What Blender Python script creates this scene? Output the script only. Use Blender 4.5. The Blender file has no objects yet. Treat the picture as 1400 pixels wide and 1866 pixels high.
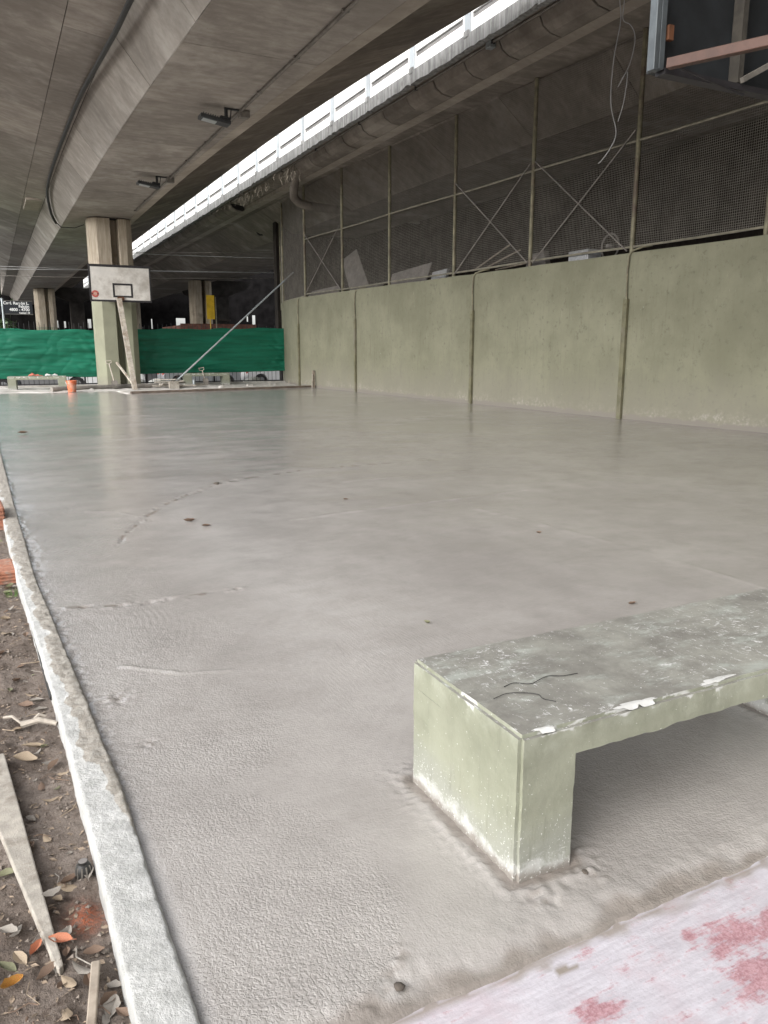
import bpy, math, random
import numpy as np
from mathutils import Vector, Matrix
random.seed(7)
R = math.radians
scn = bpy.context.scene
C = scn.collection

# ------------------------------------------------------------------ camera, sky, sun, exposure
cam = bpy.data.objects.new('camera', bpy.data.cameras.new('camera'))
C.objects.link(cam)
cam.data.sensor_fit = 'VERTICAL'
cam.data.sensor_height = 36.0
cam.data.lens = 36.0 * 1400 / 1866
cam.data.clip_end = 3000
cam.data.clip_start = 0.02
cam.location = (0, 0, 1.35)
cam.rotation_euler = (R(90 - 11.9), 0, R(-26.713))
scn.camera = cam

SUN_EL, SUN_AZ = R(36), R(-112)          # overcast glow high on the open left side
w = bpy.data.worlds.new('World')
scn.world = w
w.use_nodes = True
nt = w.node_tree
nt.nodes.clear()
sky = nt.nodes.new('ShaderNodeTexSky')
sky.sky_type = 'NISHITA'
sky.sun_disc = False
sky.sun_elevation = SUN_EL
sky.sun_rotation = SUN_AZ
sky.air_density = 1.0
sky.dust_density = 3.0
bw = nt.nodes.new('ShaderNodeHueSaturation')   # cloud cover: most of the blue is gone
bw.inputs['Saturation'].default_value = 0.24
bg = nt.nodes.new('ShaderNodeBackground')
bg.inputs['Strength'].default_value = 0.15
wo = nt.nodes.new('ShaderNodeOutputWorld')
nt.links.new(sky.outputs[0], bw.inputs['Color'])
nt.links.new(bw.outputs[0], bg.inputs['Color'])
nt.links.new(bg.outputs[0], wo.inputs['Surface'])
sl = bpy.data.lights.new('sun', 'SUN')
sl.energy = 0.5
sl.angle = R(70)
sl.color = (1, 0.98, 0.95)
sun = bpy.data.objects.new('sun', sl)
C.objects.link(sun)
sd = Vector((math.sin(SUN_AZ) * math.cos(SUN_EL), math.cos(SUN_AZ) * math.cos(SUN_EL), math.sin(SUN_EL)))
sun.rotation_euler = sd.to_track_quat('Z', 'Y').to_euler()
sun.location = (-20, 5, 30)
scn.view_settings.view_transform = 'Standard'
scn.view_settings.look = 'None'
scn.view_settings.exposure = 1.3
scn.view_settings.gamma = 1
scn.view_settings.use_curve_mapping = False
scn.render.engine = 'CYCLES'
scn.cycles.use_denoising = True
scn.cycles.denoising_prefilter = 'ACCURATE'
scn.cycles.max_bounces = 10
scn.cycles.diffuse_bounces = 6
scn.cycles.glossy_bounces = 4
scn.cycles.sample_clamp_indirect = 8.0

# ------------------------------------------------------------------ helpers
WL = {}


def tag(o, label=None, cat=None, group=None, kind=None):
    if label: o['label'] = label
    if cat: o['category'] = cat
    if group: o['group'] = group
    if kind: o['kind'] = kind
    return o


def thing(name, loc, label, cat, group=None):
    o = bpy.data.objects.new(name, None)
    o.empty_display_size = 0.1
    C.objects.link(o)
    o.location = loc
    WL[o] = Vector(loc)
    return tag(o, label, cat, group)


class MB:
    def __init__(s):
        s.v = []; s.f = []

    def add(s, vs, fs):
        b = len(s.v)
        s.v += [tuple(p) for p in vs]
        s.f += [tuple(i + b for i in f) for f in fs]
        return s

    def box(s, c, d, rot=None):
        x, y, z = d[0] / 2, d[1] / 2, d[2] / 2
        vs = [Vector(p) for p in ((-x, -y, -z), (x, -y, -z), (x, y, -z), (-x, y, -z), (-x, -y, z), (x, -y, z), (x, y, z), (-x, y, z))]
        if rot is not None:
            vs = [rot @ p for p in vs]
        c = Vector(c)
        return s.add([p + c for p in vs], [(0, 3, 2, 1), (4, 5, 6, 7), (0, 1, 5, 4), (1, 2, 6, 5), (2, 3, 7, 6), (3, 0, 4, 7)])

    def box2(s, a, b):
        return s.box([(a[i] + b[i]) / 2 for i in range(3)], [abs(b[i] - a[i]) for i in range(3)])

    def beam(s, a, b, w, h, up=(0, 0, 1)):
        a = Vector(a); b = Vector(b)
        d = (b - a); L = d.length; d.normalize()
        u = Vector(up)
        if abs(d.dot(u)) > .98: u = Vector((1, 0, 0))
        r = d.cross(u).normalized(); u = r.cross(d)
        m = Matrix((r, d, u)).transposed()
        return s.box((a + b) / 2, (w, L, h), m)

    def hexa(s, p):   # 8 explicit corners: bottom 4, top 4
        return s.add(p, [(0, 3, 2, 1), (4, 5, 6, 7), (0, 1, 5, 4), (1, 2, 6, 5), (2, 3, 7, 6), (3, 0, 4, 7)])

    def tube(s, pts, r, n=8, caps=True, taper=None):
        pts = [Vector(p) for p in pts]
        vs = []; fs = []
        pr = None
        for i, p in enumerate(pts):
            d = (pts[min(i + 1, len(pts) - 1)] - pts[max(i - 1, 0)]).normalized()
            if pr is None:
                u = Vector((0, 0, 1)) if abs(d.z) < .9 else Vector((1, 0, 0))
                pr = d.cross(u).normalized()
            else:
                pr = (pr - d * pr.dot(d)).normalized()
            q = d.cross(pr)
            rr = r if taper is None else r * (1 + (taper - 1) * i / (len(pts) - 1))
            for k in range(n):
                a = 2 * math.pi * k / n
                vs.append(p + pr * (rr * math.cos(a)) + q * (rr * math.sin(a)))
        for i in range(len(pts) - 1):
            for k in range(n):
                k2 = (k + 1) % n
                fs.append((i * n + k, i * n + k2, (i + 1) * n + k2, (i + 1) * n + k))
        if caps:
            fs.append(tuple(range(n))[::-1])
            fs.append(tuple((len(pts) - 1) * n + k for k in range(n)))
        return s.add(vs, fs)

    def prism(s, poly, axis, a, b):
        """poly: 2-D outline; axis 'x','y','z' is the extrusion axis."""
        def P(u, v, t):
            return {'x': (t, u, v), 'y': (u, t, v), 'z': (u, v, t)}[axis]
        n = len(poly)
        vs = [P(u, v, a) for u, v in poly] + [P(u, v, b) for u, v in poly]
        fs = [tuple(range(n))[::-1], tuple(range(n, 2 * n))]
        for i in range(n):
            j = (i + 1) % n
            fs.append((i, j, n + j, n + i))
        return s.add(vs, fs)

    def lathe(s, prof, c=(0, 0, 0), n=20):
        c = Vector(c); vs = []; fs = []
        for r, z in prof:
            for k in range(n):
                a = 2 * math.pi * k / n
                vs.append(c + Vector((r * math.cos(a), r * math.sin(a), z)))
        for i in range(len(prof) - 1):
            for k in range(n):
                k2 = (k + 1) % n
                fs.append((i * n + k, i * n + k2, (i + 1) * n + k2, (i + 1) * n + k))
        return s.add(vs, fs)

    def mesh(s, name, mat, off=(0, 0, 0), smooth=None):
        me = bpy.data.meshes.new(name)
        o = Vector(off)
        me.from_pydata([tuple(Vector(p) - o) for p in s.v], [], s.f)
        import bmesh
        b = bmesh.new(); b.from_mesh(me); bmesh.ops.recalc_face_normals(b, faces=b.faces); b.to_mesh(me); b.free()
        if mat: me.materials.append(mat)
        if smooth:
            me.shade_smooth(); me.set_sharp_from_angle(angle=smooth)
        me.update()
        return me

    def build(s, name, mat, parent=None, smooth=None, bevel=0, kind=None, label=None):
        off = WL.get(parent, Vector((0, 0, 0)))
        o = bpy.data.objects.new(name, s.mesh(name, mat, off, smooth))
        C.objects.link(o)
        if parent:
            o.parent = parent
            WL[o] = off
        else:
            WL[o] = Vector((0, 0, 0))
        if bevel:
            m = o.modifiers.new('bevel', 'BEVEL'); m.width = bevel; m.segments = 2; m.limit_method = 'ANGLE'
        if kind: o['kind'] = kind
        if label: o['label'] = label
        return o

    def single(s, name, mat, label, cat, group=None, smooth=None, bevel=0, origin=None):
        """a thing that is one mesh, its origin at its base"""
        a = np.array(s.v)
        org = Vector(origin) if origin else Vector(((a[:, 0].min() + a[:, 0].max()) / 2, (a[:, 1].min() + a[:, 1].max()) / 2, a[:, 2].min()))
        o = bpy.data.objects.new(name, s.mesh(name, mat, org, smooth))
        C.objects.link(o); o.location = org; WL[o] = org
        if bevel:
            m = o.modifiers.new('bevel', 'BEVEL'); m.width = bevel; m.segments = 2; m.limit_method = 'ANGLE'
        return tag(o, label, cat, group)


def smooth(pts, n=6):
    p = [Vector(q) for q in pts]; p = [p[0] * 2 - p[1]] + p + [p[-1] * 2 - p[-2]]; out = []
    for i in range(1, len(p) - 2):
        for k in range(n):
            t = k / n; a, b, c, d = p[i - 1:i + 3]
            out.append(.5 * (2 * b + (c - a) * t + (2 * a - 5 * b + 4 * c - d) * t * t + (3 * b - a - 3 * c + d) * t ** 3))
    return out + [p[-2]]


def children(o):
    return [c for c in list(C.objects) if c.parent is o]


def copy_tree(o, parent=None):
    c = o.copy(); C.objects.link(c)
    if parent: c.parent = parent
    for ch in list(o.children): copy_tree(ch, c)
    return c


def rnd(a, b):
    return random.uniform(a, b)


# value noise in numpy
def vn(x, y, sc, seed):
    x = np.asarray(x, float) / sc; y = np.asarray(y, float) / sc
    xi = np.floor(x).astype(np.int64); yi = np.floor(y).astype(np.int64)
    fx = x - xi; fy = y - yi
    fx = fx * fx * (3 - 2 * fx); fy = fy * fy * (3 - 2 * fy)

    def h(i, j):
        n = (i * 374761393 + j * 668265263 + seed * 974634777) & 0xFFFFFFFF
        n = ((n ^ (n >> 13)) * 1274126177) & 0xFFFFFFFF
        n = ((n ^ (n >> 16)) * 2246822519) & 0xFFFFFFFF
        return ((n ^ (n >> 15)) & 0xFFFF) / 65535.0 * 2 - 1
    return (h(xi, yi) * (1 - fx) + h(xi + 1, yi) * fx) * (1 - fy) + (h(xi, yi + 1) * (1 - fx) + h(xi + 1, yi + 1) * fx) * fy


def fbm(x, y, sc, seed, oct=3):
    t = 0; a = 1
    for k in range(oct):
        t = t + a * vn(x, y, sc / 2 ** k, seed + k * 17); a *= .5
    return t


def sstep(a, b, x):
    t = np.clip((x - a) / (b - a), 0, 1)
    return t * t * (3 - 2 * t)


def polydist(x, y, pts):
    d = np.full(np.shape(x), 1e9)
    for (ax, ay), (bx, by) in zip(pts[:-1], pts[1:]):
        vx, vy = bx - ax, by - ay
        t = np.clip(((x - ax) * vx + (y - ay) * vy) / (vx * vx + vy * vy), 0, 1)
        d = np.minimum(d, np.hypot(x - ax - t * vx, y - ay - t * vy))
    return d


def gridmesh(name, xs, ys, zf, mat, attrs=None, smooth=True, xf=None):
    """sheet over a non-uniform grid; zf(X,Y)->Z; attrs: dict of name->fn(X,Y)"""
    X, Y = np.meshgrid(xs, ys)
    Z = zf(X, Y)
    X2 = xf(X, Y) if xf else X
    nx, ny = len(xs), len(ys)
    co = np.stack([X2, Y, Z], -1).reshape(-1, 3).astype(np.float32)
    i = np.arange(nx * ny).reshape(ny, nx)
    q = np.stack([i[:-1, :-1], i[:-1, 1:], i[1:, 1:], i[1:, :-1]], -1).reshape(-1, 4).astype(np.int32)
    me = bpy.data.meshes.new(name)
    me.vertices.add(len(co)); me.vertices.foreach_set('co', co.ravel())
    me.loops.add(q.size); me.loops.foreach_set('vertex_index', q.ravel())
    me.polygons.add(len(q)); me.polygons.foreach_set('loop_start', np.arange(0, q.size, 4, dtype=np.int32))
    me.update(calc_edges=True)
    if smooth: me.polygons.foreach_set('use_smooth', np.ones(len(q), bool))
    for k, fn in (attrs or {}).items():
        a = me.attributes.new(k, 'FLOAT', 'POINT')
        a.data.foreach_set('value', np.broadcast_to(fn(X, Y), X.shape).astype(np.float32).ravel())
    me.materials.append(mat)
    o = bpy.data.objects.new(name, me); C.objects.link(o)
    return o


# ------------------------------------------------------------------ materials
class M:
    def __init__(s, name, rough=.8, spec=.5, metal=0):
        s.m = bpy.data.materials.new(name); s.m.use_nodes = True
        s.nt = s.m.node_tree; s.b = s.nt.nodes['Principled BSDF']
        s.b.inputs['Roughness'].default_value = rough
        s.b.inputs['Specular IOR Level'].default_value = spec
        s.b.inputs['Metallic'].default_value = metal
        s.nrm = None

    def n(s, t): return s.nt.nodes.new(t)
    def l(s, a, b): s.nt.links.new(a, b)

    def co(s, kind='P', sc=(1, 1, 1)):
        if kind == 'P': src = s.n('ShaderNodeNewGeometry').outputs['Position']
        else: src = s.n('ShaderNodeTexCoord').outputs['Object']
        mp = s.n('ShaderNodeMapping'); mp.inputs['Scale'].default_value = sc
        s.l(src, mp.inputs['Vector']); return mp.outputs[0]

    def noise(s, vec, sc, detail=5, rough=.6, dist=0):
        t = s.n('ShaderNodeTexNoise'); t.inputs['Scale'].default_value = sc
        t.inputs['Detail'].default_value = detail; t.inputs['Roughness'].default_value = rough
        t.inputs['Distortion'].default_value = dist
        s.l(vec, t.inputs['Vector']); return t.outputs['Fac']

    def voro(s, vec, sc, feat='F1'):
        t = s.n('ShaderNodeTexVoronoi'); t.feature = feat; t.inputs['Scale'].default_value = sc
        s.l(vec, t.inputs['Vector']); return t.outputs['Distance']

    def rng(s, f, a, b, c=0, d=1, smooth=True):
        t = s.n('ShaderNodeMapRange'); t.interpolation_type = 'SMOOTHSTEP' if smooth else 'LINEAR'
        for k, v in zip(('From Min', 'From Max', 'To Min', 'To Max'), (a, b, c, d)): t.inputs[k].default_value = v
        s.l(f, t.inputs['Value']); return t.outputs[0]

    def math(s, op, a, b=None):
        t = s.n('ShaderNodeMath'); t.operation = op
        for i, v in enumerate((a, b)):
            if v is None: continue
            if isinstance(v, (int, float)): t.inputs[i].default_value = v
            else: s.l(v, t.inputs[i])
        return t.outputs[0]

    def mix(s, f, a, b, blend='MIX'):
        t = s.n('ShaderNodeMix'); t.data_type = 'RGBA'; t.blend_type = blend
        if isinstance(f, (int, float)): t.inputs[0].default_value = f
        else: s.l(f, t.inputs[0])
        for i, v in ((6, a), (7, b)):
            if isinstance(v, tuple): t.inputs[i].default_value = (*v[:3], 1)
            else: s.l(v, t.inputs[i])
        return t.outputs[2]

    def attr(s, name):
        t = s.n('ShaderNodeAttribute'); t.attribute_name = name; return t.outputs['Fac']

    def axis(s, i, kind='P'):
        t = s.n('ShaderNodeSeparateXYZ'); s.l(s.co(kind), t.inputs[0]); return t.outputs[i]

    def rand(s): return s.n('ShaderNodeObjectInfo').outputs['Random']

    def col(s, c):
        if isinstance(c, tuple): s.b.inputs['Base Color'].default_value = (*c, 1)
        else: s.l(c, s.b.inputs['Base Color'])
        return s

    def rough(s, f): s.l(f, s.b.inputs['Roughness']); return s

    def bump(s, f, strength=.3, dist=.01):
        t = s.n('ShaderNodeBump'); t.inputs['Strength'].default_value = strength; t.inputs['Distance'].default_value = dist
        s.l(f, t.inputs['Height'])
        if s.nrm: s.l(s.nrm, t.inputs['Normal'])
        s.nrm = t.outputs[0]; s.l(s.nrm, s.b.inputs['Normal']); return s


def plain(name, c, rough=.6, var=.25, sc=6, kind='P', metal=0, bump=.15, spec=.5, dirt=None):
    m = M(name, rough, spec, metal)
    v = m.co(kind)
    f = m.rng(m.noise(v, sc), .3, .7)
    a = tuple(x * (1 - var) for x in c); b = tuple(min(1, x * (1 + var)) for x in c)
    cc = m.mix(f, a, b)
    if dirt:
        cc = m.mix(m.rng(m.noise(v, sc * .35, 6, .7), .48, .68), cc, dirt)
    m.col(cc)
    if bump: m.bump(m.noise(v, sc * 8, 4), bump, .004)
    return m.m


def deck_concrete(name, base, dark, light, stretch=(1.5, 4, 1.5), stain=.5):
    m = M(name, .88, .3)
    v = m.co('P')
    vs = m.co('P', stretch)
    c = m.mix(m.rng(m.noise(vs, 1.6, 6, .65), .3, .72), dark, base)          # board marks
    c = m.mix(m.rng(m.noise(v, .9, 7, .7, .4), .38, .62, 0, .6), c, tuple(x * .8 for x in dark))
    c = m.mix(m.rng(m.noise(v, .55, 6, .65), .50, .70, 0, .85), c, light)      # pale leached patches
    c = m.mix(m.rng(m.noise(v, .33, 7, .7, .6), .5, .72, 0, stain), c, tuple(x * .5 for x in dark))   # damp stains
    c = m.mix(m.rng(m.noise(vs, 7, 3, .6), .62, .8, 0, .5), c, tuple(x * .55 for x in dark))
    c = m.mix(m.rng(m.voro(v, 5.5), .0, .06, .7, 0), c, tuple(x * .4 for x in dark))    # pop-outs
    g = m.rng(m.rand(), 0, 1, .86, 1.12, False)
    cc = m.n('ShaderNodeVectorMath'); cc.operation = 'SCALE'
    m.l(c, cc.inputs[0]); m.l(g, cc.inputs['Scale'])
    m.col(cc.outputs[0])
    m.bump(m.noise(vs, 9, 5), .25, .01)
    m.bump(m.noise(v, 45, 3), .2, .004)
    return m.m


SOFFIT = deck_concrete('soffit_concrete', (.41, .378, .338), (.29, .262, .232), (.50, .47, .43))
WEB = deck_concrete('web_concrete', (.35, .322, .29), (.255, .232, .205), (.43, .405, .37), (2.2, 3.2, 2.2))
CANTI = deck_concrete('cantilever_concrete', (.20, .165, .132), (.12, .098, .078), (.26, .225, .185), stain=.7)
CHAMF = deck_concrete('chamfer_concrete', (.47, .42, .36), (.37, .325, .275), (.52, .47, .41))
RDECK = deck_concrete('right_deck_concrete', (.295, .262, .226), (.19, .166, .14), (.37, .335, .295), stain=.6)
DARKC = deck_concrete('dark_concrete', (.048, .039, .033), (.026, .021, .018), (.07, .058, .05), stain=.6)  # near-black: shade behind the mesh is put into this colour


def column_mat():
    m = M('column_concrete', .85, .3)
    v = m.co('P'); vs = m.co('P', (9, 9, .7))
    bare = m.mix(m.rng(m.noise(vs, 2, 5, .65), .35, .68), (.30, .255, .195), (.43, .375, .30))
    bare = m.mix(m.rng(m.noise(v, 1.2, 6), .5, .72, 0, .6), bare, (.16, .13, .10))
    paint = m.mix(m.rng(m.noise(v, 1.4, 6), .35, .7), (.27, .275, .20), (.225, .225, .165))
    z = m.axis(2)
    f = m.rng(m.math('ADD', z, m.math('MULTIPLY', m.noise(v, 6), .1)), 3.08, 3.14)
    c = m.mix(f, paint, bare)
    c = m.mix(m.rng(m.math('ADD', z, m.math('MULTIPLY', m.noise(v, 3), .5)), .25, .75, .6, 0), c, (.27, .25, .215))
    m.col(c); m.bump(m.noise(vs, 8, 4), .3, .01)
    return m.m


COLUMN = column_mat()


def wall_mat():
    m = M('olive_wall_paint', .75, .35)
    v = m.co('P'); vs = m.co('P', (3, 3, .5))
    c = m.mix(m.rng(m.noise(v, .8, 7, .62), .3, .7), (.185, .182, .125), (.25, .246, .175))
    c = m.mix(m.rng(m.noise(vs, 2.2, 6, .7), .5, .75, 0, .55), c, (.175, .168, .115))
    c = m.mix(m.rng(m.noise(v, 8, 6, .75), .54, .70, 0, .7), c, (.13, .125, .09))
    c = m.mix(m.math('MULTIPLY', m.rng(m.noise(m.co('P', (5, 5, .35)), 3, 5, .7), .55, .72, 0, .6), m.rng(m.noise(v, .6, 3), .42, .6)), c, (.13, .125, .088))        # dark blotches
    z = m.axis(2)
    zz = m.math('ADD', z, m.math('MULTIPLY', m.math('SUBTRACT', m.noise(v, 1.6, 6, .7), .5), 1.5))
    c = m.mix(m.rng(zz, .15, 1.2, .6, 0), c, (.235, .22, .18))                              # cement dust low on the wall
    sp = m.rng(m.noise(v, 22, 3, .6), .70, .74)
    gate = m.rng(m.noise(v, .9, 3), .52, .64)
    c = m.mix(m.math('MULTIPLY', sp, gate), c, (.42, .42, .36))                                # pale scuffs
    sp2 = m.rng(m.noise(m.co('P', (26, 26, 3)), 1.4, 3, .6), .68, .74)
    c = m.mix(m.math('MULTIPLY', sp2, m.rng(m.noise(v, .7, 3), .55, .66, 0, .6)), c, (.42, .41, .34))
    ef = m.rng(m.math('ADD', z, m.math('MULTIPLY', m.math('SUBTRACT', m.noise(v, 4, 6, .7), .5), .5)), .12, .34, 1, 0)
    c = m.mix(m.math('MULTIPLY', m.math('MULTIPLY', ef, m.rng(m.noise(v, 14, 6, .75), .46, .66)), m.rng(m.noise(v, .8, 4), .35, .65, .12, .8)), c, (.40, .375, .335))
    mud = m.rng(m.math('ADD', z, m.math('MULTIPLY', m.math('SUBTRACT', m.noise(v, 3, 6, .7), .5), .22)), .06, .12, 1, 0)
    c = m.mix(mud, c, (.22, .2, .175))
    m.col(c)
    m.bump(m.noise(v, 3, 5), .35, .03); m.bump(m.noise(v, 40, 4), .25, .006)
    return m.m


WALL = wall_mat()


def floor_mat():
    m = M('wet_concrete', .4, .5)
    v = m.co('P')
    c = m.mix(m.rng(m.noise(v, .9, 6, .6), .3, .7), (.335, .314, .296), (.41, .388, .366))
    c = m.mix(m.rng(m.noise(v, 4, 6, .65), .35, .75, 0, .5), c, (.265, .247, .232))
    c = m.mix(m.attr('dark'), c, (.17, .14, .115))
    c = m.mix(m.attr('pale'), c, (.42, .40, .375))
    c = m.mix(m.rng(m.noise(v, 60, 4, .7), .62, .78, 0, .35), c, (.19, .17, .15))
    m.col(c)
    r = m.rng(m.noise(m.co('P', (.6, 1.6, 1)), .8, 6, .62), .32, .68, .225, .268)   # a wet film all over, never quite dry
    r = m.math('SUBTRACT', r, m.math('MULTIPLY', m.attr('wet'), .07))
    r = m.math('SUBTRACT', r, m.math('MULTIPLY', m.attr('grain'), .05))
    m.rough(r)
    m.b.inputs['Coat Weight'].default_value = .45; m.l(m.math('MULTIPLY', r, .78), m.b.inputs['Coat Roughness']); m.b.inputs['Coat IOR'].default_value = 1.4
    k = m.attr('grain')
    h = m.math('MULTIPLY', m.rng(m.noise(v, 115, 2, .5, .4), .38, .60), k)
    m.bump(h, 1.0, .0011)
    st = m.rng(m.noise(v, .8, 3), .42, .6)
    m.bump(m.math('MULTIPLY', m.noise(m.co('P', (16, 60, 1)), 1.5, 4, .6), m.math('SUBTRACT', 1, st)), .25, .006)
    m.bump(m.math('MULTIPLY', m.noise(m.co('P', (75, 13, 1)), 1.2, 4, .65), st), .3, .006)
    m.bump(m.noise(v, 230, 2, .5), .25, .002)
    return m.m


FLOOR = floor_mat()


def old_floor_mat():
    m = M('old_painted_floor', .55, .4)
    v = m.co('P')
    vs = m.co('P', (4, 26, 1))
    st = m.noise(vs, 2.2, 6, .7)
    c = m.mix(m.rng(st, .3, .7), (.42, .395, .43), (.56, .54, .58))
    c = m.mix(m.rng(m.noise(v, 4, 5, .65), .48, .70, 0, .5), c, (.47, .38, .41))
    p = m.math('ADD', m.attr('pink'), m.math('MULTIPLY', m.math('SUBTRACT', m.noise(v, 16, 8, .78), .5), 2.0))
    p = m.math('ADD', p, m.math('MULTIPLY', m.math('SUBTRACT', st, .5), 2.0))
    c = m.mix(m.rng(p, .25, .8, 0, .35), c, (.50, .33, .37))
    pf = m.rng(p, .24, .78)
    red = m.mix(m.rng(m.noise(v, 110, 4, .75), .35, .65), (.27, .10, .115), (.46, .26, .28))
    c = m.mix(m.math('MULTIPLY', pf, .8), c, red)
    gr = m.rng(m.noise(m.co('P', (8, 60, 1)), 2.5, 6, .75), .63, .72, 0, .7)
    c = m.mix(m.math('MULTIPLY', gr, m.rng(m.noise(v, 3, 3), .45, .6)), c, (.36, .31, .31))
    c = m.mix(m.attr('mud'), c, (.27, .235, .205))
    m.col(c)
    m.bump(m.noise(v, 90, 4), .3, .004); m.bump(st, .25, .006)
    return m.m


def soil_mat():
    m = M('bare_soil', .95, .2)
    v = m.co('P')
    c = m.mix(m.rng(m.noise(v, 3, 6, .65), .3, .7), (.15, .12, .10), (.235, .198, .17))
    c = m.mix(m.rng(m.noise(v, 26, 6, .75), .45, .7), c, (.095, .072, .058))
    c = m.mix(m.rng(m.voro(v, 85), .0, .16, .7, 0), c, (.33, .29, .25))
    c = m.mix(m.math('MULTIPLY', m.attr('stain'), m.rng(m.noise(v, 70, 5, .75), .3, .62)), c, (.42, .125, .06))
    m.col(c)
    m.bump(m.noise(v, 35, 6, .7), .9, .02); m.bump(m.noise(v, 150, 4, .7), .6, .004)
    return m.m


def kerb_mat():
    m = M('white_render', .8, .35)
    v = m.co('P')
    c = m.mix(m.rng(m.noise(v, 9, 6, .7), .3, .7), (.37, .37, .355), (.55, .55, .535))
    c = m.mix(m.rng(m.noise(v, 24, 6, .75), .5, .7, 0, .75), c, (.36, .36, .34))
    c = m.mix(m.rng(m.voro(v, 95), .0, .13, .6, 0), c, (.2, .19, .17))
    sm = m.math('ADD', m.attr('smear'), m.math('MULTIPLY', m.math('SUBTRACT', m.noise(v, 22, 5, .7), .5), .9))
    g = m.mix(m.rng(m.noise(v, 30, 5, .7), .3, .7), (.27, .245, .21), (.40, .375, .335))
    c = m.mix(m.rng(sm, .45, .6), c, g)
    m.col(c)
    m.bump(m.noise(v, 26, 6, .72), .7, .012); m.bump(m.noise(v, 120, 4, .7), .5, .004)
    return m.m


def bench_mat():
    m = M('bench_paint', .6, .4)
    v = m.co('O')
    z = m.axis(2, 'O')
    side = m.mix(m.rng(m.noise(v, 4, 6, .65), .3, .7), (.205, .213, .157), (.275, .283, .215))
    side = m.mix(m.rng(m.noise(v, 13, 5, .7), .55, .75, 0, .5), side, (.26, .255, .2))
    zz = m.math('ADD', z, m.math('MULTIPLY', m.math('SUBTRACT', m.noise(v, 6, 5, .7), .5), .25))
    side = m.mix(m.rng(zz, .04, .2, .6, 0), side, (.31, .315, .285))
    side = m.mix(m.math('MULTIPLY', m.rng(m.math('ADD', z, m.math('MULTIPLY', m.math('SUBTRACT', m.noise(v, 9, 6, .75), .5), .22)), .015, .06, 1, 0), .8), side, (.50, .50, .48))
    side = m.mix(m.rng(m.math('ADD', z, m.math('MULTIPLY', m.math('SUBTRACT', m.noise(v, 11, 6, .7), .5), .09)), .0, .03, .85, 0), side, (.21, .185, .16))
    side = m.mix(m.math('MULTIPLY', m.rng(m.noise(m.co('O', (30, 30, 3.5)), 1.2, 5, .7), .55, .75), .45), side, (.15, .15, .115))
    sp = m.math('MULTIPLY', m.rng(m.math('ADD', m.noise(v, 105, 3, .7), m.rng(zz, .0, .30, .045, -.02)), .655, .70), .85)
    side = m.mix(m.math('MULTIPLY', m.rng(zz, .34, .40, 0, .35), m.rng(m.noise(v, 8, 4), .35, .6)), side, (.40, .415, .34))
    side = m.mix(m.math('MULTIPLY', m.rng(m.noise(m.co('O', (55, 55, 9)), 1.4, 4, .7), .66, .72), m.rng(m.noise(v, 5, 3), .48, .6, 0, .7)), side, (.6, .6, .55))
    side = m.mix(sp, side, (.74, .74, .70))
    edge = m.math('MULTIPLY', m.rng(m.math('ADD', z, m.math('MULTIPLY', m.noise(v, 14, 4), .03)), .40, .41), .0)
    top = m.mix(m.rng(m.noise(v, 5, 6, .7), .3, .7), (.172, .165, .148), (.28, .277, .245))
    top = m.mix(m.rng(m.noise(m.co('O', (4, 9, 4)), 1.3, 6, .72), .5, .68, 0, .75), top, (.34, .36, .325))
    ws = m.math('MULTIPLY', m.rng(m.noise(m.co('O', (16, 30, 18)), 1.7, 6, .78), .555, .64), m.rng(m.noise(v, 3.0, 4, .6), .44, .6))
    top = m.mix(m.math('MULTIPLY', ws, .8), top, (.62, .62, .61))
    top = m.mix(m.rng(m.noise(v, 95, 2, .6), .69, .73), top, (.66, .66, .64))
    scr = m.math('MULTIPLY', m.rng(m.noise(m.co('O', (40, 11, 20)), 1.8, 5, .8, ), .60, .645), m.rng(m.noise(v, 2.2, 4, .6), .42, .56))
    top = m.mix(scr, top, (.66, .66, .65))
    nz = m.n('ShaderNodeSeparateXYZ'); m.l(m.n('ShaderNodeNewGeometry').outputs['Normal'], nz.inputs[0])
    f = m.rng(nz.outputs[2], .5, .8)
    c = m.mix(f, side, top)
    # thick white drips along the top's rim
    rim = m.rng(m.math('ADD', z, m.math('MULTIPLY', m.math('SUBTRACT', m.noise(v, 16, 4), .5), .09)), .393, .402)
    gate = m.rng(m.noise(v, 7, 3), .53, .58)
    c = m.mix(m.math('MULTIPLY', m.math('MULTIPLY', rim, gate), m.rng(nz.outputs[2], .75, .9, .8, 0)), c, (.58, .58, .56))
    m.col(c)
    m.bump(m.noise(v, 18, 5, .6), .25, .012); m.bump(m.noise(v, 110, 4), .2, .003)
    return m.m


OLDF = old_floor_mat(); SOIL = soil_mat(); KERB = kerb_mat(); BENCH = bench_mat()


def white_panel_mat():
    m = M('parapet_white', .8, .3)
    v = m.co('P'); vs = m.co('P', (6, 6, .8))
    c = m.mix(m.rng(m.noise(vs, 1.5, 5, .65), .45, .75), (.80, .80, .79), (.62, .62, .60))
    m.col(c); return m.m


def fascia_mat():
    m = M('fascia_concrete', .85, .3)
    v = m.co('P'); vs = m.co('P', (9, 9, 1))
    c = m.mix(m.rng(m.noise(vs, 1.1, 6, .7), .3, .7), (.13, .13, .127), (.33, .33, .32))
    c = m.mix(m.rng(m.noise(v, 2.5, 6, .7), .5, .7, 0, .7), c, (.13, .125, .115))
    m.col(c); m.bump(m.noise(v, 20, 5), .5, .02); return m.m


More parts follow.
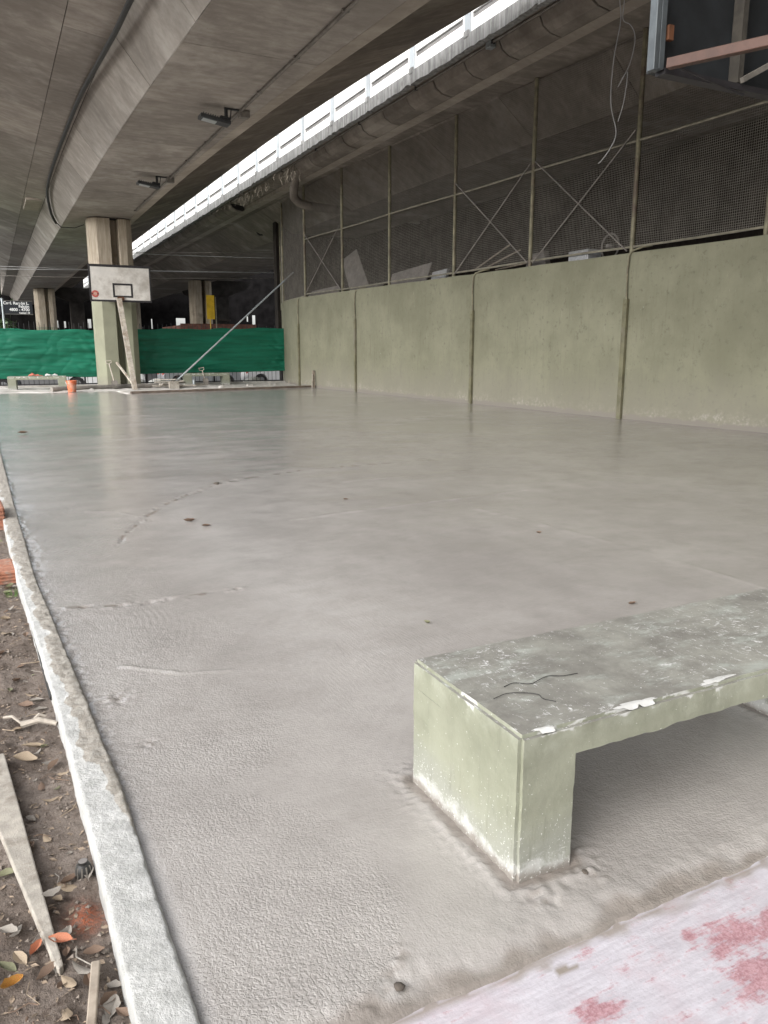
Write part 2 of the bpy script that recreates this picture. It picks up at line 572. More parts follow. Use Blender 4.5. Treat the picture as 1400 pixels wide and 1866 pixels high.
PPOST = plain('parapet_post_grey', (.34, .37, .39), .85, .12, 2)
SLOTSHADE = plain('slot_shade_grey', (.17, .165, .16), .9, .2, 3)  # shade inside the parapet slot put into the colour
PARA = white_panel_mat(); FASC = fascia_mat()
POSTC = plain('post_paint', (.205, .19, .125), .55, .3, 5, dirt=(.13, .10, .075))
RAILC = plain('rail_paint', (.22, .205, .16), .55, .25, 5)
BRACEC = plain('brace_steel', (.22, .2, .18), .5, .25, 5)
MESHC = plain('mesh_wire', (.26, .24, .21), .6, .2, 3, bump=0)
GALV = plain('galvanised_steel', (.42, .46, .48), .4, .15, 8, metal=.6)
BLUEST = plain('blue_grey_steel', (.095, .108, .115), .45, .2, 8, metal=.3)
GREYPIPE = plain('grey_conduit', (.17, .155, .135), .6, .3, 6)
DUCT = deck_concrete('duct_cement', (.29, .26, .225), (.18, .155, .132), (.35, .32, .28), (1, 1, 1))
BLACK = plain('black_rubber', (.018, .017, .016), .55, .3, 8)
LAMPB = plain('lamp_body', (.03, .032, .034), .5, .3, 12)
LENS = plain('lamp_lens', (.40, .43, .43), .3, .05, 3, bump=0)
TARPM = None


def tarp_mat():
    m = M('green_tarp', .45, .5)
    v = m.co('P')
    c = m.mix(m.rng(m.noise(m.co('P', (.4, 1, 5)), 1.2, 5, .6), .3, .7), (.008, .155, .088), (.016, .245, .145))
    c = m.mix(m.rng(m.noise(m.co('P', (1.2, 1, 14)), 2.3, 5, .7), .62, .78, 0, .22), c, (.10, .32, .22))
    m.col(c)
    m.bump(m.noise(m.co('P', (60, 60, 60)), 1, 2), .15, .003)
    t = m.n('ShaderNodeBsdfTranslucent'); m.l(c, t.inputs['Color'])
    mx = m.n('ShaderNodeMixShader'); mx.inputs[0].default_value = .3
    out = m.nt.nodes['Material Output']
    m.l(m.b.outputs[0], mx.inputs[1]); m.l(t.outputs[0], mx.inputs[2]); m.l(mx.outputs[0], out.inputs[0])
    return m.m


TARPM = tarp_mat()
BOARDW = plain('backboard_white', (.62, .60, .56), .55, .1, 2.5, dirt=(.40, .37, .33))
BLACKP = plain('black_paint', (.02, .018, .02), .6, .3, 8)
DARKPANEL = plain('dark_board', (.012, .014, .016), .6, .3, 6)
RUSTY = plain('red_oxide_steel', (.07, .032, .021), .6, .2, 9)
ORNG = plain('orange_plate', (.10, .04, .018), .6, .2, 9)
WOODW = plain('cement_wood', (.43, .39, .335), .85, .25, 9, dirt=(.25, .20, .15))
WOOD = plain('grey_wood', (.30, .255, .205), .85, .3, 9, dirt=(.18, .14, .105))
CEMWOOD = plain('cement_caked_wood', (.37, .34, .295), .85, .2, 24, dirt=(.23, .2, .165), bump=.5)
BUCKET = plain('orange_plastic', (.62, .15, .055), .45, .12, 6, dirt=(.55, .38, .3))
RED = plain('sticker_red', (.42, .085, .07), .5, .25, 30)
YELLOW = plain('yellow_paint', (.55, .35, .015), .5, .15, 4)
BRICKD = plain('brick_red', (.13, .055, .038), .85, .3, 5)
HOLLOW = plain('hollow_brick_clay', (.36, .155, .095), .85, .3, 40, dirt=(.34, .24, .19))
SIGNB = plain('sign_black', (.012, .014, .02), .35, .2, 5, bump=0)
SIGNW = plain('sign_white', (.8, .8, .8), .5, .05, 5, bump=0)
GLASS = plain('car_glass', (.015, .018, .02), .08, .1, 3, bump=0)
TYRE = plain('tyre', (.02, .02, .02), .85, .2, 20)
RIM = plain('rim_alloy', (.4, .4, .41), .35, .1, 9, metal=.7)
CARW = plain('car_white', (.75, .75, .75), .25, .03, 2, bump=0)
CARS = plain('car_silver', (.42, .43, .45), .28, .05, 2, bump=0, metal=.4)
CARD = plain('car_dark', (.05, .055, .065), .25, .1, 2, bump=0)
LEAFG = plain('foliage', (.045, .075, .028), .6, .5, .9, bump=0)
BARK = plain('bark', (.09, .07, .055), .9, .3, 12)
GRASSM = plain('verge_grass', (.10, .17, .045), .8, .4, 1.5)
STREETM = plain('asphalt', (.085, .085, .085), .9, .2, 5)
GROUNDM = plain('dry_ground', (.30, .28, .25), .95, .25, .6)
APRON = plain('dry_cement_apron', (.46, .44, .41), .9, .22, 2.2, bump=.6, dirt=(.30, .28, .25))
JUNKW = plain('grey_sheet', (.19, .175, .165), .7, .2, 5)
JUNKB = plain('crate_white', (.42, .43, .45), .6, .15, 9)
WEED = plain('dried_weed', (.24, .21, .165), .9, .3, 9, bump=0)
CABLEW = plain('pale_cable', (.36, .36, .36), .5, .15, 5, bump=0)
TIMBER = plain('window_light', (.8, .8, .8), .8, .05, 1)

# ------------------------------------------------------------------ setting: ground
g = MB(); g.add([(-1200, -1200, -.9), (1200, -1200, -.9), (1200, 1200, -.9), (-1200, 1200, -.9)], [(0, 1, 2, 3)])
tag(g.build('ground', GROUNDM), kind='structure')
g = MB(); g.add([(-60, 36.5, -.62), (60, 36.5, -.62), (60, 88, -.62), (-60, 88, -.62)], [(0, 1, 2, 3)])
tag(g.build('street', STREETM), kind='structure')
g = gridmesh('grass_verge', np.linspace(-20, 20, 60), np.linspace(31.4, 36.6, 14),
             lambda X, Y: -.10 - (Y - 31.4) / 5.2 * .42 + .03 * fbm(X, Y, .8, 5), GRASSM)
tag(g, kind='structure')

# kerb lines (x as a function of y)
KY = np.array([-6, 1.0, 2.25, 3.13, 5.03, 7.27, 12, 32.])
KO = np.array([.16, .145, .125, .10, .02, -.04, -.12, -.35])
KIY = np.array([-6, 1.3, 2.3, 3.67, 4.86, 7.5, 12, 32.])
KI = np.array([.25, .245, .232, .17, .112, .06, -.01, -.24])
ko = lambda y: np.interp(y, KY, KO)
ki = lambda y: np.interp(y, KIY, KI)


def front(x):   # where the fresh concrete stops against the old floor
    return 1.195 + .010 * vn(x, x * 0 + 3, .14, 3) + .0035 * vn(x, x * 0, .04, 8)


CRACK1 = [(.67, 5.54), (.92, 6.19), (1.2, 6.78), (1.63, 7.36), (1.97, 7.75), (3.17, 8.27), (4.92, 8.25)]
CRACK2 = [(.25, 4.24), (.7, 4.13), (1.05, 4.18), (1.15, 4.16)]
SEAMS = [[(2.07, 5.79), (2.9, 5.87), (3.86, 5.95), (4.61, 6.03)], [(2.89, 7.25), (4.22, 7.29), (5.8, 7.44)],
         [(3.65, 5.54), (3.85, 4.11), (3.88, 2.79)], [(7.08, 13.12), (7.17, 11.11), (6.98, 9.17)], [(3.07, 11.78), (6.08, 11.66)],
         [(.39, 3.32), (.62, 3.13), (.8, 3.08)], [(.62, 6.9), (.84, 6.75), (.97, 6.45)]]
MESS = [(.33, 3.0, .07), (.37, 2.57, .04), (.2, 2.42, .05), (.67, 1.27, .04), (.71, 1.33, .03), (1.98, 7.75, .05), (1.0, 6.3, .05), (1.13, 1.33, .05), (.6, 1.24, .03), (1.3, 1.35, .035)]
ARCS = [(.1, 6.2, .35, .95, 21), (.05, 4.95, .3, .95, 22), (.1, 3.9, .25, .75, 23), (.3, 8.7, .2, .6, 24), (-.1, 7.6, .3, .9, 25)]
BX0, BX1, BY0, BY1, BH = 1.09, 2.70, 1.41, 1.97, .41


def rectdist(x, y, x0, x1, y0, y1):
    dx = np.maximum(np.maximum(x0 - x, x - x1), 0); dy = np.maximum(np.maximum(y0 - y, y - y1), 0)
    return np.hypot(dx, dy)


def graingate(x, y):
    # rough 'orange peel' skin near the kerb and in front, smooth where the float passed
    xb = 0 * x + .34
    for yc, h_, rch in ((1.7, .5, .50), (2.75, .6, .52), (3.75, .55, .66), (4.55, .55, .62), (5.6, .5, .5), (6.5, .55, .66), (7.7, .7, .6), (9.2, .9, .9)):
        xb = np.maximum(xb, .3 + rch * np.sqrt(np.clip(1 - ((y + .25 * (x - .5) - yc) / h_) ** 2, 0, 1)))
    a = sstep(.05, -.03, x - xb + .05 * fbm(x, y, .3, 41)) * (.55 + .45 * sstep(-.4, .5, fbm(x, y, .45, 42)))
    a = np.maximum(a, sstep(1.5, .2, x + .3 * fbm(x, y, .8, 44)) * .35)
    b = sstep(2.5, 1.2, y + .3 * fbm(x, y, .7, 43)) * (.30 + .15 * vn(x, y, .5, 45))
    u = sstep(.1, .3, x - BX0) * sstep(.25, -.1, y - BY1) * .5
    return np.clip(np.maximum(np.maximum(a, b), u) + .05, 0, 1)


def floor_z(x, y):
    z = .0035 * fbm(x, y, 1.1, 1, 3) + .0012 * fbm(x, y, .25, 2, 2) + sstep(3, 9, y) * (.0035 * vn(x * .35, y, .42, 15) + .0022 * vn(x * .3 + 9, y, .19, 16) + .0022 * fbm(x, y, .8, 18, 2))
    gr = graingate(x, y) * sstep(9, 5, y)
    z = z + gr * (.0010 * vn(x, y, .0135, 12) + .0004 * vn(x, y, .05, 13))
    z = z + .0005 * vn(x * .5 + y * .6, y * 3.2 - x * 2.2, .05, 14) * sstep(8, 5, y)       # float strokes
    for cx, cy, r0, r1, sd in ARCS:
        r = np.hypot(x - cx, (y - cy) * .8) + .012 * vn(x, y, .3, sd)
        m = sstep(r0, r0 + .06, r) * sstep(r1, r1 - .06, r) * sstep(-.2, .25, fbm(x, y, .5, sd + 3))
        z = z + m * .0017 * (np.abs(np.sin((r + .02 * vn(x, y, .25, sd + 6)) * math.pi / .031)) ** 4) * np.clip(.2 + 1.1 * vn(x, y, .16, sd + 1), 0, 1.2)
    for i, s in enumerate(SEAMS):
        d = polydist(x, y + .015 * vn(x, y, .35, 50 + i), s)
        z = z + .0065 * np.exp(-(d / (.010 + .0012 * y)) ** 2) * (.6 + .7 * vn(x, y, .07, 60 + i))
    for i, s in enumerate((CRACK1, CRACK2)):
        d = polydist(x + .03 * vn(x, y, .2, 71), y + .05 * vn(x, y, .25, 72), s)
        m = np.exp(-(d / .02) ** 2) * sstep(.0, .5, vn(x, y, .09, 75 + i) + .2)
        z = z - .012 * m * sstep(-.3, .4, vn(x, y, .035, 77)) + .004 * np.exp(-((d - .03) / .02) ** 2) * sstep(.1, .5, vn(x, y, .05, 79))
    for i, (mx, my, mr) in enumerate(MESS):
        d = np.hypot(x - mx, y - my) / mr
        z = z + np.exp(-d * d) * (.007 * vn(x, y, .014, 90 + i) + .004 * vn(x, y, .03, 91 + i))
    # round the near bench legs: a low trowelled gutter with a ridge outside
    for (a, b) in ((BX0, BX0 + .19), (BX1 - .19, BX1)):
        d = rectdist(x, y, a, b, BY0, BY1)
        z = z - .006 * np.exp(-(d / .022) ** 2) + .0055 * np.exp(-((d - .045 - .010 * vn(x, y, .1, 33)) / .010) ** 2) * (.55 + .6 * vn(x, y, .09, 34))
        z = z + .004 * sstep(.14, .04, d) * vn(x, y, .014, 35)
    # lumps on the last 15 cm before the edge, then the feathered edge itself
    f = front(x)
    e = y - f
    z = z + sstep(.22, .06, e) * (.0013 * vn(x, y, .016, 36) + .0010 * vn(x, y, .05, 37))
    z = z - .016 * sstep(.10, .0, e + .012 * vn(x, y, .07, 38)) - .04 * sstep(.006, -.02, e)
    # slight sag along the kerb, with crumbs
    k = x - ki(y)
    z = z - .010 * sstep(.06, 0, k) * sstep(2.6, 1.6, y) + .006 * sstep(.10, .0, k) * sstep(2.0, 2.8, y) * vn(x, y, .02, 39)
    return z


def a_dark(x, y):
    d = sstep(.065, .02, y - front(x) + .03 * vn(x, y, .05, 101)) * .6
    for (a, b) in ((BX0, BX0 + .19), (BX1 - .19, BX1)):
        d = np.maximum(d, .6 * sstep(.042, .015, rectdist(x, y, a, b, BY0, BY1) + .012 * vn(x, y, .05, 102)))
    for i, s in enumerate((CRACK1, CRACK2)):
        q = polydist(x + .03 * vn(x, y, .2, 71), y + .05 * vn(x, y, .25, 72), s)
        d = np.maximum(d, .75 * sstep(.028, .006, q) * sstep(-.1, .35, vn(x, y, .05, 103)))
    for mx, my, mr in MESS:
        d = np.maximum(d, .5 * np.exp(-(np.hypot(x - mx, y - my) / mr) ** 2) * sstep(0, .6, vn(x, y, .02, 104)))
    return np.clip(d, 0, 1)


def a_pale(x, y):
    p = 0 * x
    for i, s in enumerate(SEAMS):
        q = polydist(x, y + .015 * vn(x, y, .35, 50 + i), s)
        p = np.maximum(p, .8 * np.exp(-(q / (.008 + .0016 * y)) ** 2) * sstep(-.3, .4, vn(x, y, .12, 111 + i)))
    return p


def a_wet(x, y):
    p = sstep(.05, .75, fbm(x * .8, y, 1.5, 121, 4)) * .6
    for cx, cy, r in ((1.36, 3.85, .22), (1.44, 2.95, .16), (1.85, 5.83, .45), (.3, 6.6, .3), (.45, 5.5, .4), (.25, 4.3, .35), (2.2, 8.3, .6)):
        p = np.maximum(p, np.exp(-(((x - cx) / r) ** 2 + ((y - cy) / r / .8) ** 2)) * (.75 + .5 * vn(x, y, .15, 122)))
    return np.clip(p, 0, 1)


xs = np.concatenate([np.arange(-.035, 1.6, .0105), np.arange(1.6, 3.0, .016), np.arange(3.0, 6, .035), np.arange(6, 11.9, .08)])
yl = [1.08]
while yl[-1] < 31.3:
    yl.append(yl[-1] + max(.0065, yl[-1] ** 2 / 1150))
ys = np.array(yl)
_fx = lambda X, Y: X + ki(Y) * sstep(3.0, 0, X)
tag(gridmesh('court_floor', xs, ys, lambda X, Y: floor_z(_fx(X, Y), Y), FLOOR, {k: (lambda X, Y, f=f: f(_fx(X, Y), Y)) for k, f in
    (('dark', a_dark), ('pale', a_pale), ('wet', a_wet), ('grain', graingate))}, xf=_fx), kind='structure')


def a_pink(x, y):
    p = 0 * x + .12
    for cx, cy, rx, ry in ((1.46, 1.045, .10, .05), (1.62, 1.03, .14, .045), (1.42, .93, .12, .055), (1.03, 1.022, .07, .035), (1.85, .92, .25, .09), (.8, .85, .2, .07), (1.25, .80, .2, .05), (1.37, 1.085, .03, .03)):
        p = np.maximum(p, np.exp(-((x - cx) / rx) ** 2 - ((y - cy) / ry) ** 2))
    return p


def a_mud(x, y):
    p = sstep(.035, .0, y * 0 + (front(x) - y) + .02 * vn(x, y, .04, 131)) * .9 * (y < front(x))
    for cx, cy, r in ((1.03, 1.145, .022), (1.055, 1.14, .014), (.985, 1.165, .008)):
        p = np.maximum(p, sstep(1.1, .9, np.hypot((x - cx), (y - cy) * 1.6) / r + .2 * vn(x, y, .01, 132)))
    return np.clip(p, 0, 1)


tag(gridmesh('old_floor', np.concatenate([np.arange(.2, 2.6, .012), np.arange(2.6, 12, .2)]), np.concatenate([np.linspace(-8, .5, 20), np.arange(.52, 1.5, .01)]),
             lambda X, Y: -.0215 + .0012 * fbm(X, Y, .12, 140) - .06 * sstep(1.3, 1.45, Y), OLDF, {'pink': a_pink, 'mud': a_mud}), kind='structure')


def soil_z(x, y):
    e = ko(y) - x
    return -.062 + .012 * fbm(x, y, .16, 150, 3) + .009 * fbm(x, y, .045, 151, 3) * sstep(-.5, .6, vn(x, y, .2, 153) + .3) + .05 * fbm(x, y, 2.5, 152) * sstep(.3, 2, e) - .004 * sstep(.03, 0, e)


def a_stain(x, y):
    return np.exp(-((x - .085) / .04) ** 2 - ((y - 1.86) / .06) ** 2) * 1.1 + .8 * np.exp(-((x - .04) / .05) ** 2 - ((y - 5.6) / .12) ** 2)


sx = np.concatenate([np.linspace(-14, -1.6, 26), np.linspace(-1.5, -.4, 24), np.arange(-.38, .2, .008)])
yl = [-6, -4, -2, -1, 0, .5]
while yl[-1] < 33:
    yl.append(yl[-1] + max(.009, yl[-1] ** 2 / 900))
tag(gridmesh('soil', sx, np.array(yl), soil_z, SOIL, {'stain': a_stain}), kind='structure')

# far apron of dry cement between the fresh floor and the fence
def apr(x): return np.where(x > 3.7, 25.45 + (x - 3.88) * .197, 27.3 + .25 * vn(x, 0 * x, .8, 5))


def apr_y(u, v):
    return None


axs = np.linspace(-.33, 11.2, 150); ats = np.linspace(0, 1, 60)
AX, AT = np.meshgrid(axs, ats)
AYY = apr(AX) + (31.5 - apr(AX)) * AT
AZ = .022 + .018 * fbm(AX, AYY, .35, 160, 3) + .01 * vn(AX, AYY, .09, 161) - .05 * sstep(.02, 0, AT)
me = bpy.data.meshes.new('apron')
ii = np.arange(AX.size).reshape(AX.shape)
me.from_pydata(np.stack([AX, AYY, AZ], -1).reshape(-1, 3).tolist(), [], np.stack([ii[:-1, :-1], ii[:-1, 1:], ii[1:, 1:], ii[1:, :-1]], -1).reshape(-1, 4).tolist())
me.materials.append(APRON); me.shade_smooth()
o = bpy.data.objects.new('cement_apron', me); C.objects.link(o); tag(o, kind='structure')

# ---- kerb: rendered brick edging, irregular
kt = np.array([0, .0, .05, .3, .5, .7, .95, 1, 1.0])          # across
kh = np.array([-.14, .014, .020, .0215, .0215, .021, .019, .012, -.05])
kyl = [-6, -3, 0, .6]
while kyl[-1] < 31:
    kyl.append(kyl[-1] + max(.008, kyl[-1] ** 2 / 1100))
ky = np.array(kyl)
T, YY = np.meshgrid(np.interp(np.linspace(0, 8, 33), range(9), kt), ky)
HH = np.interp(np.linspace(0, 8, 33), range(9), kh)[None, :] + 0 * YY
XX = ko(YY) + T * (ki(YY) + .012 - ko(YY))
topm = (HH > 0)
HH = HH + topm * (.0013 * fbm(XX, YY, .06, 170, 3) + .0008 * vn(XX, YY, .012, 171))
XX = XX + .0018 * vn(YY, T * 3, .2, 172) + .0012 * vn(YY, T * 3, .03, 173)
SM = sstep(.55, 1.0, T + .35 * sstep(2.15, 2.5, YY) + .35 * sstep(4.4, 5.6, YY) + .25 * fbm(XX, YY, .12, 174))
SM = SM * sstep(1.7, 2.35, YY + .12 * vn(XX, YY, .1, 175)) + .35 * sstep(.93, 1, T)
HH = HH + topm * SM * (.004 + .0035 * vn(XX, YY, .03, 176) + .0015 * vn(XX, YY, .012, 177))
me = bpy.data.meshes.new('kerb')
ii = np.arange(XX.size).reshape(XX.shape)
me.from_pydata(np.stack([XX, YY, HH], -1).reshape(-1, 3).tolist(), [], np.stack([ii[:-1, :-1], ii[:-1, 1:], ii[1:, 1:], ii[1:, :-1]], -1).reshape(-1, 4).tolist())
a = me.attributes.new('smear', 'FLOAT', 'POINT'); a.data.foreach_set('value', SM.astype(np.float32).ravel())
me.materials.append(KERB); me.shade_smooth()
o = bpy.data.objects.new('kerb', me); C.objects.link(o); tag(o, kind='structure')

# ------------------------------------------------------------------ left elevated road
YA, YB = -22.0, 87.0


def k2(y): return max(0.0, 25 - max(y, 9)) ** 2


def kr(y): return max(0.0, 25 - max(y, 9)) ** 2
LL = {   # profile lines of the left deck, x(y), z
    'e0': (lambda y: .32 + .0145 * max(y, 9) if y > 9 else .45 + .02 * (9 - max(y, -5)), 6.95), 'm0': (lambda y: 1.62, 6.72), 'wt': (lambda y: 2.28 + .0011 * k2(y), 6.62), 'a': (lambda y: 2.85 + .0011 * k2(y), 5.88),
    's': (lambda y: 4.88 + .0022 * k2(y), 5.88), 'c': (lambda y: 5.18 + .0024 * k2(y), 5.935), 'w2': (lambda y: 5.7 + .0028 * k2(y), 6.62), 'e1': (lambda y: 8.03 + .0035 * k2(y), 7.45)}


def P(L, k, y): return Vector((L[k][0](y), y, L[k][1]))


def loft(profile, ysl):
    """closed solid: bottom polyline profile(y) -> list of points, closed by its order"""
    m = MB(); n = None
    rings = [profile(y) for y in ysl]
    n = len(rings[0])
    vs = [p for r in rings for p in r]; fs = []
    for i in range(len(rings) - 1):
        for k in range(n):
            k3 = (k + 1) % n
            fs.append((i * n + k, i * n + k3, (i + 1) * n + k3, (i + 1) * n + k))
    fs.append(tuple(range(n))); fs.append(tuple((len(rings) - 1) * n + k for k in range(n))[::-1])
    return m.add(vs, fs)


YS = [YA + .001] + list(np.arange(YA + 1.5, YB, 1.5)) + [YB]
road1 = thing('elevated_road', (4, 0, 5.8), 'concrete elevated road directly overhead with two floodlights under it', 'viaduct')
UP = .03


def prof1(y):
    ks = ['e0', 'm0', 'wt', 'a', 's', 'c', 'w2', 'e1']
    b = [P(LL, k, y) + Vector((0, 0, UP)) for k in ks]
    b[3] += Vector((.03, 0, 0)); b[2] += Vector((.03, 0, 0))
    b[0] = b[0] + Vector((.01, 0, 0)); b[-1] += Vector((-.01, 0, 0))
    return b + [Vector((LL['e1'][0](y) - .01, y, 7.75)), Vector((LL['e0'][0](y) + .01, y, 7.75))]


loft(prof1, YS).build('deck_slab', DARKC, road1)


def panel(L, k1, k2_, y0, y1, nrm, t, name, mat, parent, gap=.012, jit=.0):
    m = MB()
    ym = (y0 + y1) / 2
    d = rnd(-jit, jit)
    q = []
    for y in (y0 + gap, y1 - gap):
        a = P(L, k1, y); b = P(L, k2_, y)
        e = (b - a).normalized() * .006
        q.append((a + e, b - e))
    n = Vector(nrm).normalized()
    lo = [q[0][0] + n * d, q[0][1] + n * d, q[1][1] + n * d, q[1][0] + n * d]
    hi = [p - n * (t + d) for p in (q[0][0], q[0][1], q[1][1], q[1][0])]
    m.hexa(lo + hi)
    return m.build(name, mat, parent)


yy = YA
i = 0
while yy < YB - .5:
    L_ = 3.05
    y1 = min(yy + L_, YB)
    panel(LL, 'e0', 'm0', yy, y1, (-.1, 0, -1), .04, 'soffit_panel', SOFFIT, road1, .006, .003)
    panel(LL, 'm0', 'wt', yy + .7, y1 + .7, (-.1, 0, -1), .04, 'soffit_panel', SOFFIT, road1, .006, .003)
    panel(LL, 'wt', 'a', yy + .4, y1 + .4, (-.79, 0, -.61), .04, 'web_panel', WEB, road1, .010, .003)
    panel(LL, 'a', 's', yy + 1.2, y1 + 1.2, (0, 0, -1), .04, 'bottom_panel', SOFFIT, road1, .007, .003)
    panel(LL, 's', 'c', yy + 1.2, y1 + 1.2, (.38, 0, -.92), .03, 'chamfer_strip', CHAMF, road1, .004, .003)  # paler than the slab: light from the deck gap put into the colour
    panel(LL, 'w2', 'e1', yy + .2, y1 + .2, (.38, 0, -.92), .04, 'cantilever_panel', CANTI, road1, .006, .004)
    yy = y1; i += 1

m = MB(); m.box2((1.68, 31.7, 6.60), (2.2, 34.0, 6.68)); m.build('repair_patch', CHAMF, road1)

# ------------------------------------------------------------------ right elevated road
road2 = thing('elevated_road', (13, 0, 6.2), 'elevated road on the right with a white slotted parapet and ribbed duct along its edge', 'viaduct')
RL = {'d0': (lambda y: 10.45, 7.15), 'wt': (lambda y: 10.85 + .0045 * kr(y) * (1 if y > 11 else 1), 7.15), 'a': (lambda y: 12.24 + .001 * kr(y), 6.3),
      's': (lambda y: 15.3, 6.3), 'w2': (lambda y: 16.4, 7.1), 'e1': (lambda y: 20.2, 7.4)}


def prof2(y):
    b = [Vector((9.23, y, 7.33)), Vector((10.47, y, 7.18))] + [P(RL, k, y) + Vector((0, 0, UP)) for k in ('wt', 'a', 's', 'w2', 'e1')]
    b[3] += Vector((.03, 0, 0))
    return b + [Vector((20.2, y, 7.75)), Vector((9.23, y, 7.56))]


loft(prof2, YS).build('deck_slab', RDECK, road2)
yy = YA
while yy < YB - .5:
    y1 = min(yy + 3.4, YB)
    panel(RL, 'd0', 'wt', yy, y1, (0, 0, -1), .03, 'soffit_panel', RDECK, road2, .006, .003)
    panel(RL, 'wt', 'a', yy + .9, y1 + .9, (-.6, 0, -.8), .03, 'web_panel', RDECK, road2, .009, .003)
    panel(RL, 'a', 's', yy + .9, y1 + .9, (0, 0, -1), .03, 'bottom_panel', RDECK, road2, .007, .003)
    yy = y1
# fascia with a broken lower edge, parapet panels with a long slot, posts between
PP = 2.32
p0 = 14.55 - PP * 9
np_ = int((YB - p0) / PP)
fm = MB()
for k in range(np_):
    ya, yb = p0 + k * PP, p0 + (k + 1) * PP
    m = MB(); n = 14
    top = [(ya + .004 + (yb - ya - .008) * j / n, 7.565) for j in range(n + 1)]
    low = [(ya + .004 + (yb - ya - .008) * j / n, 7.285 + rnd(-.018, .018) + (.03 if random.random() < .12 else 0)) for j in range(n, -1, -1)]
    m.prism(top + low, 'x', 9.17, 9.33)
    m.build('fascia_panel', FASC, road2)
    # parapet panel: face with a recessed slot
    m = MB(); X0, X1 = 9.22, 9.36
    a, b = ya + .102, yb - .102
    sa, sb, z0, z1, zt, zb = a + .10, b - .04, 7.815, 7.935, 8.62, 7.565
    m.box2((X0, a, zb), (X1, b, z0)); m.box2((X0, a, z1), (X1, b, zt))
    m.box2((X0, a, z0), (X1, sa, z1)); m.box2((X0, sb, z0), (X1, b, z1)); m.box2((X1 - .03, sa, z0), (X1 - .002, sb, z1))
    m.build('parapet_panel', PARA, road2)
    m = MB(); m.box2((9.25, sa + .001, z0 + .001), (9.325, sb - .001, z1 - .03)); m.build('slot_shade', SLOTSHADE, road2)  # added grey bar standing for the shade inside the slot
    m = MB(); m.box2((9.19, ya - .10, 7.566), (9.39, ya + .10, 8.645))
    m.build('parapet_post', PPOST, road2, bevel=.012)
    m = MB(); m.box2((9.155, ya - .10, 7.50), (9.215, ya + .09, 7.64))
    m.build('post_foot', FASC, road2, bevel=.02)
# ribbed duct under the edge, in pieces with recessed joints; missing between y 26 and 34
DP = [(9.48, 7.29), (9.56, 7.13), (9.72, 7.04), (9.98, 7.00), (10.10, 7.06), (10.10, 7.29)]
yy = YA
while yy < 62:
    L_ = 1.28
    if not (26.2 < yy + L_ / 2 < 33.5):
        m = MB(); d = rnd(-.008, .008)
        m.prism([(x + d, z + d) for x, z in DP], 'y', yy + .02, yy + L_ - .02)
        m.build('duct_segment', DUCT, road2, bevel=.012)
        m = MB(); m.prism([(x + (.03 if x < 10 else -.02), min(7.28, z + .03)) for x, z in DP], 'y', yy - .022, yy + .022)
        m.build('duct_joint', BLACK, road2)
    yy += L_
m = MB(); m.box2((10.11, YA, 7.075), (10.45, YB, 7.2)); m.build('edge_beam', CHAMF, road2)

# conduits, drain pipe, weeds along the right edge
t = thing('conduit_pipe', (9.37, 14, 7.29), 'thin grey conduit with a junction box under the right parapet edge', 'conduit')
m = MB(); m.tube([(9.39, y, 7.262 + .006 * math.sin(y)) for y in np.arange(-6, 60, 1.0)], .026, 8); m.build('pipe', GREYPIPE, t, smooth=.8)
m = MB(); m.box((9.40, 14.0, 7.235), (.14, .16, .12)); m.build('junction_box', GALV, t, bevel=.01)
for y in np.arange(1.5, 50, 3.1):
    m = MB(); m.box((9.39, y, 7.265), (.07, .04, .07)); m.build('clamp', BLACK, t)
m = MB(); m.tube([(9.85, 26.0, 7.2), (9.86, 26.3, 7.05), (9.9, 26.6, 6.75), (9.98, 26.8, 6.55), (10.2, 26.95, 6.42), (10.6, 27.05, 6.36), (11.4, 27.1, 6.33), (12.6, 27.1, 6.33)], .15, 14)
m.single('drain_pipe', DUCT, 'fat bent drain pipe dropping from the ribbed duct behind the mesh', 'pipe', smooth=.8)
for j, (y, z, L_, n, lab) in enumerate([(25.9, 7.25, .55, 36, 'tangled dried weeds hanging beside the bent drain pipe'),
                                    (28.5, 7.28, .42, 30, 'sparse dried weeds under the fascia just beyond the drain pipe'),
                                    (30.6, 7.28, .5, 34, 'long dried weeds hanging where the ribbed duct is missing'),
                                    (33.6, 7.3, .3, 20, 'small dry weed tuft by the open end of the far duct')]):
    m = MB()
    for _ in range(n):
        p = Vector((9.3 + rnd(0, .25), y + rnd(-.8, .8), z)); pts = [p]
        q = p.copy(); s = rnd(.3, 1)
        for _k in range(4):
            q = q + Vector((rnd(-.06, .06), rnd(-.1, .1), -L_ * s / 4 + rnd(-.03, .05))); pts.append(q.copy())
        m.tube(pts, .007, 3, False)
    m.single('hanging_weed', WEED, lab, 'weeds', 'dried weeds on the right deck edge')

# ------------------------------------------------------------------ columns
COLP = [(-.72, -.30), (-.47, -.55), (-.02, -.55), (.03, -.12), (.21, -.12), (.26, -.55), (.52, -.55), (.72, -.38), (.72, .30), (.5, .5), (-.5, .5), (-.72, .3)]


def column(x, y, zt, zb, label, par=COLP, s=1.0):
    t = thing('bridge_column', (x, y, zb), label, 'column', 'columns carrying the elevated roads')
    m = MB(); m.prism([(x + px * s, y + py * s) for px, py in par], 'z', zb, zt - .035); m.build('shaft', COLUMN, t, bevel=.012)
    m = MB(); m.box((x, y, zt - .018), (.9 * s, .6 * s, .044)); m.build('bearing_pad', BLACK, t)
    return t


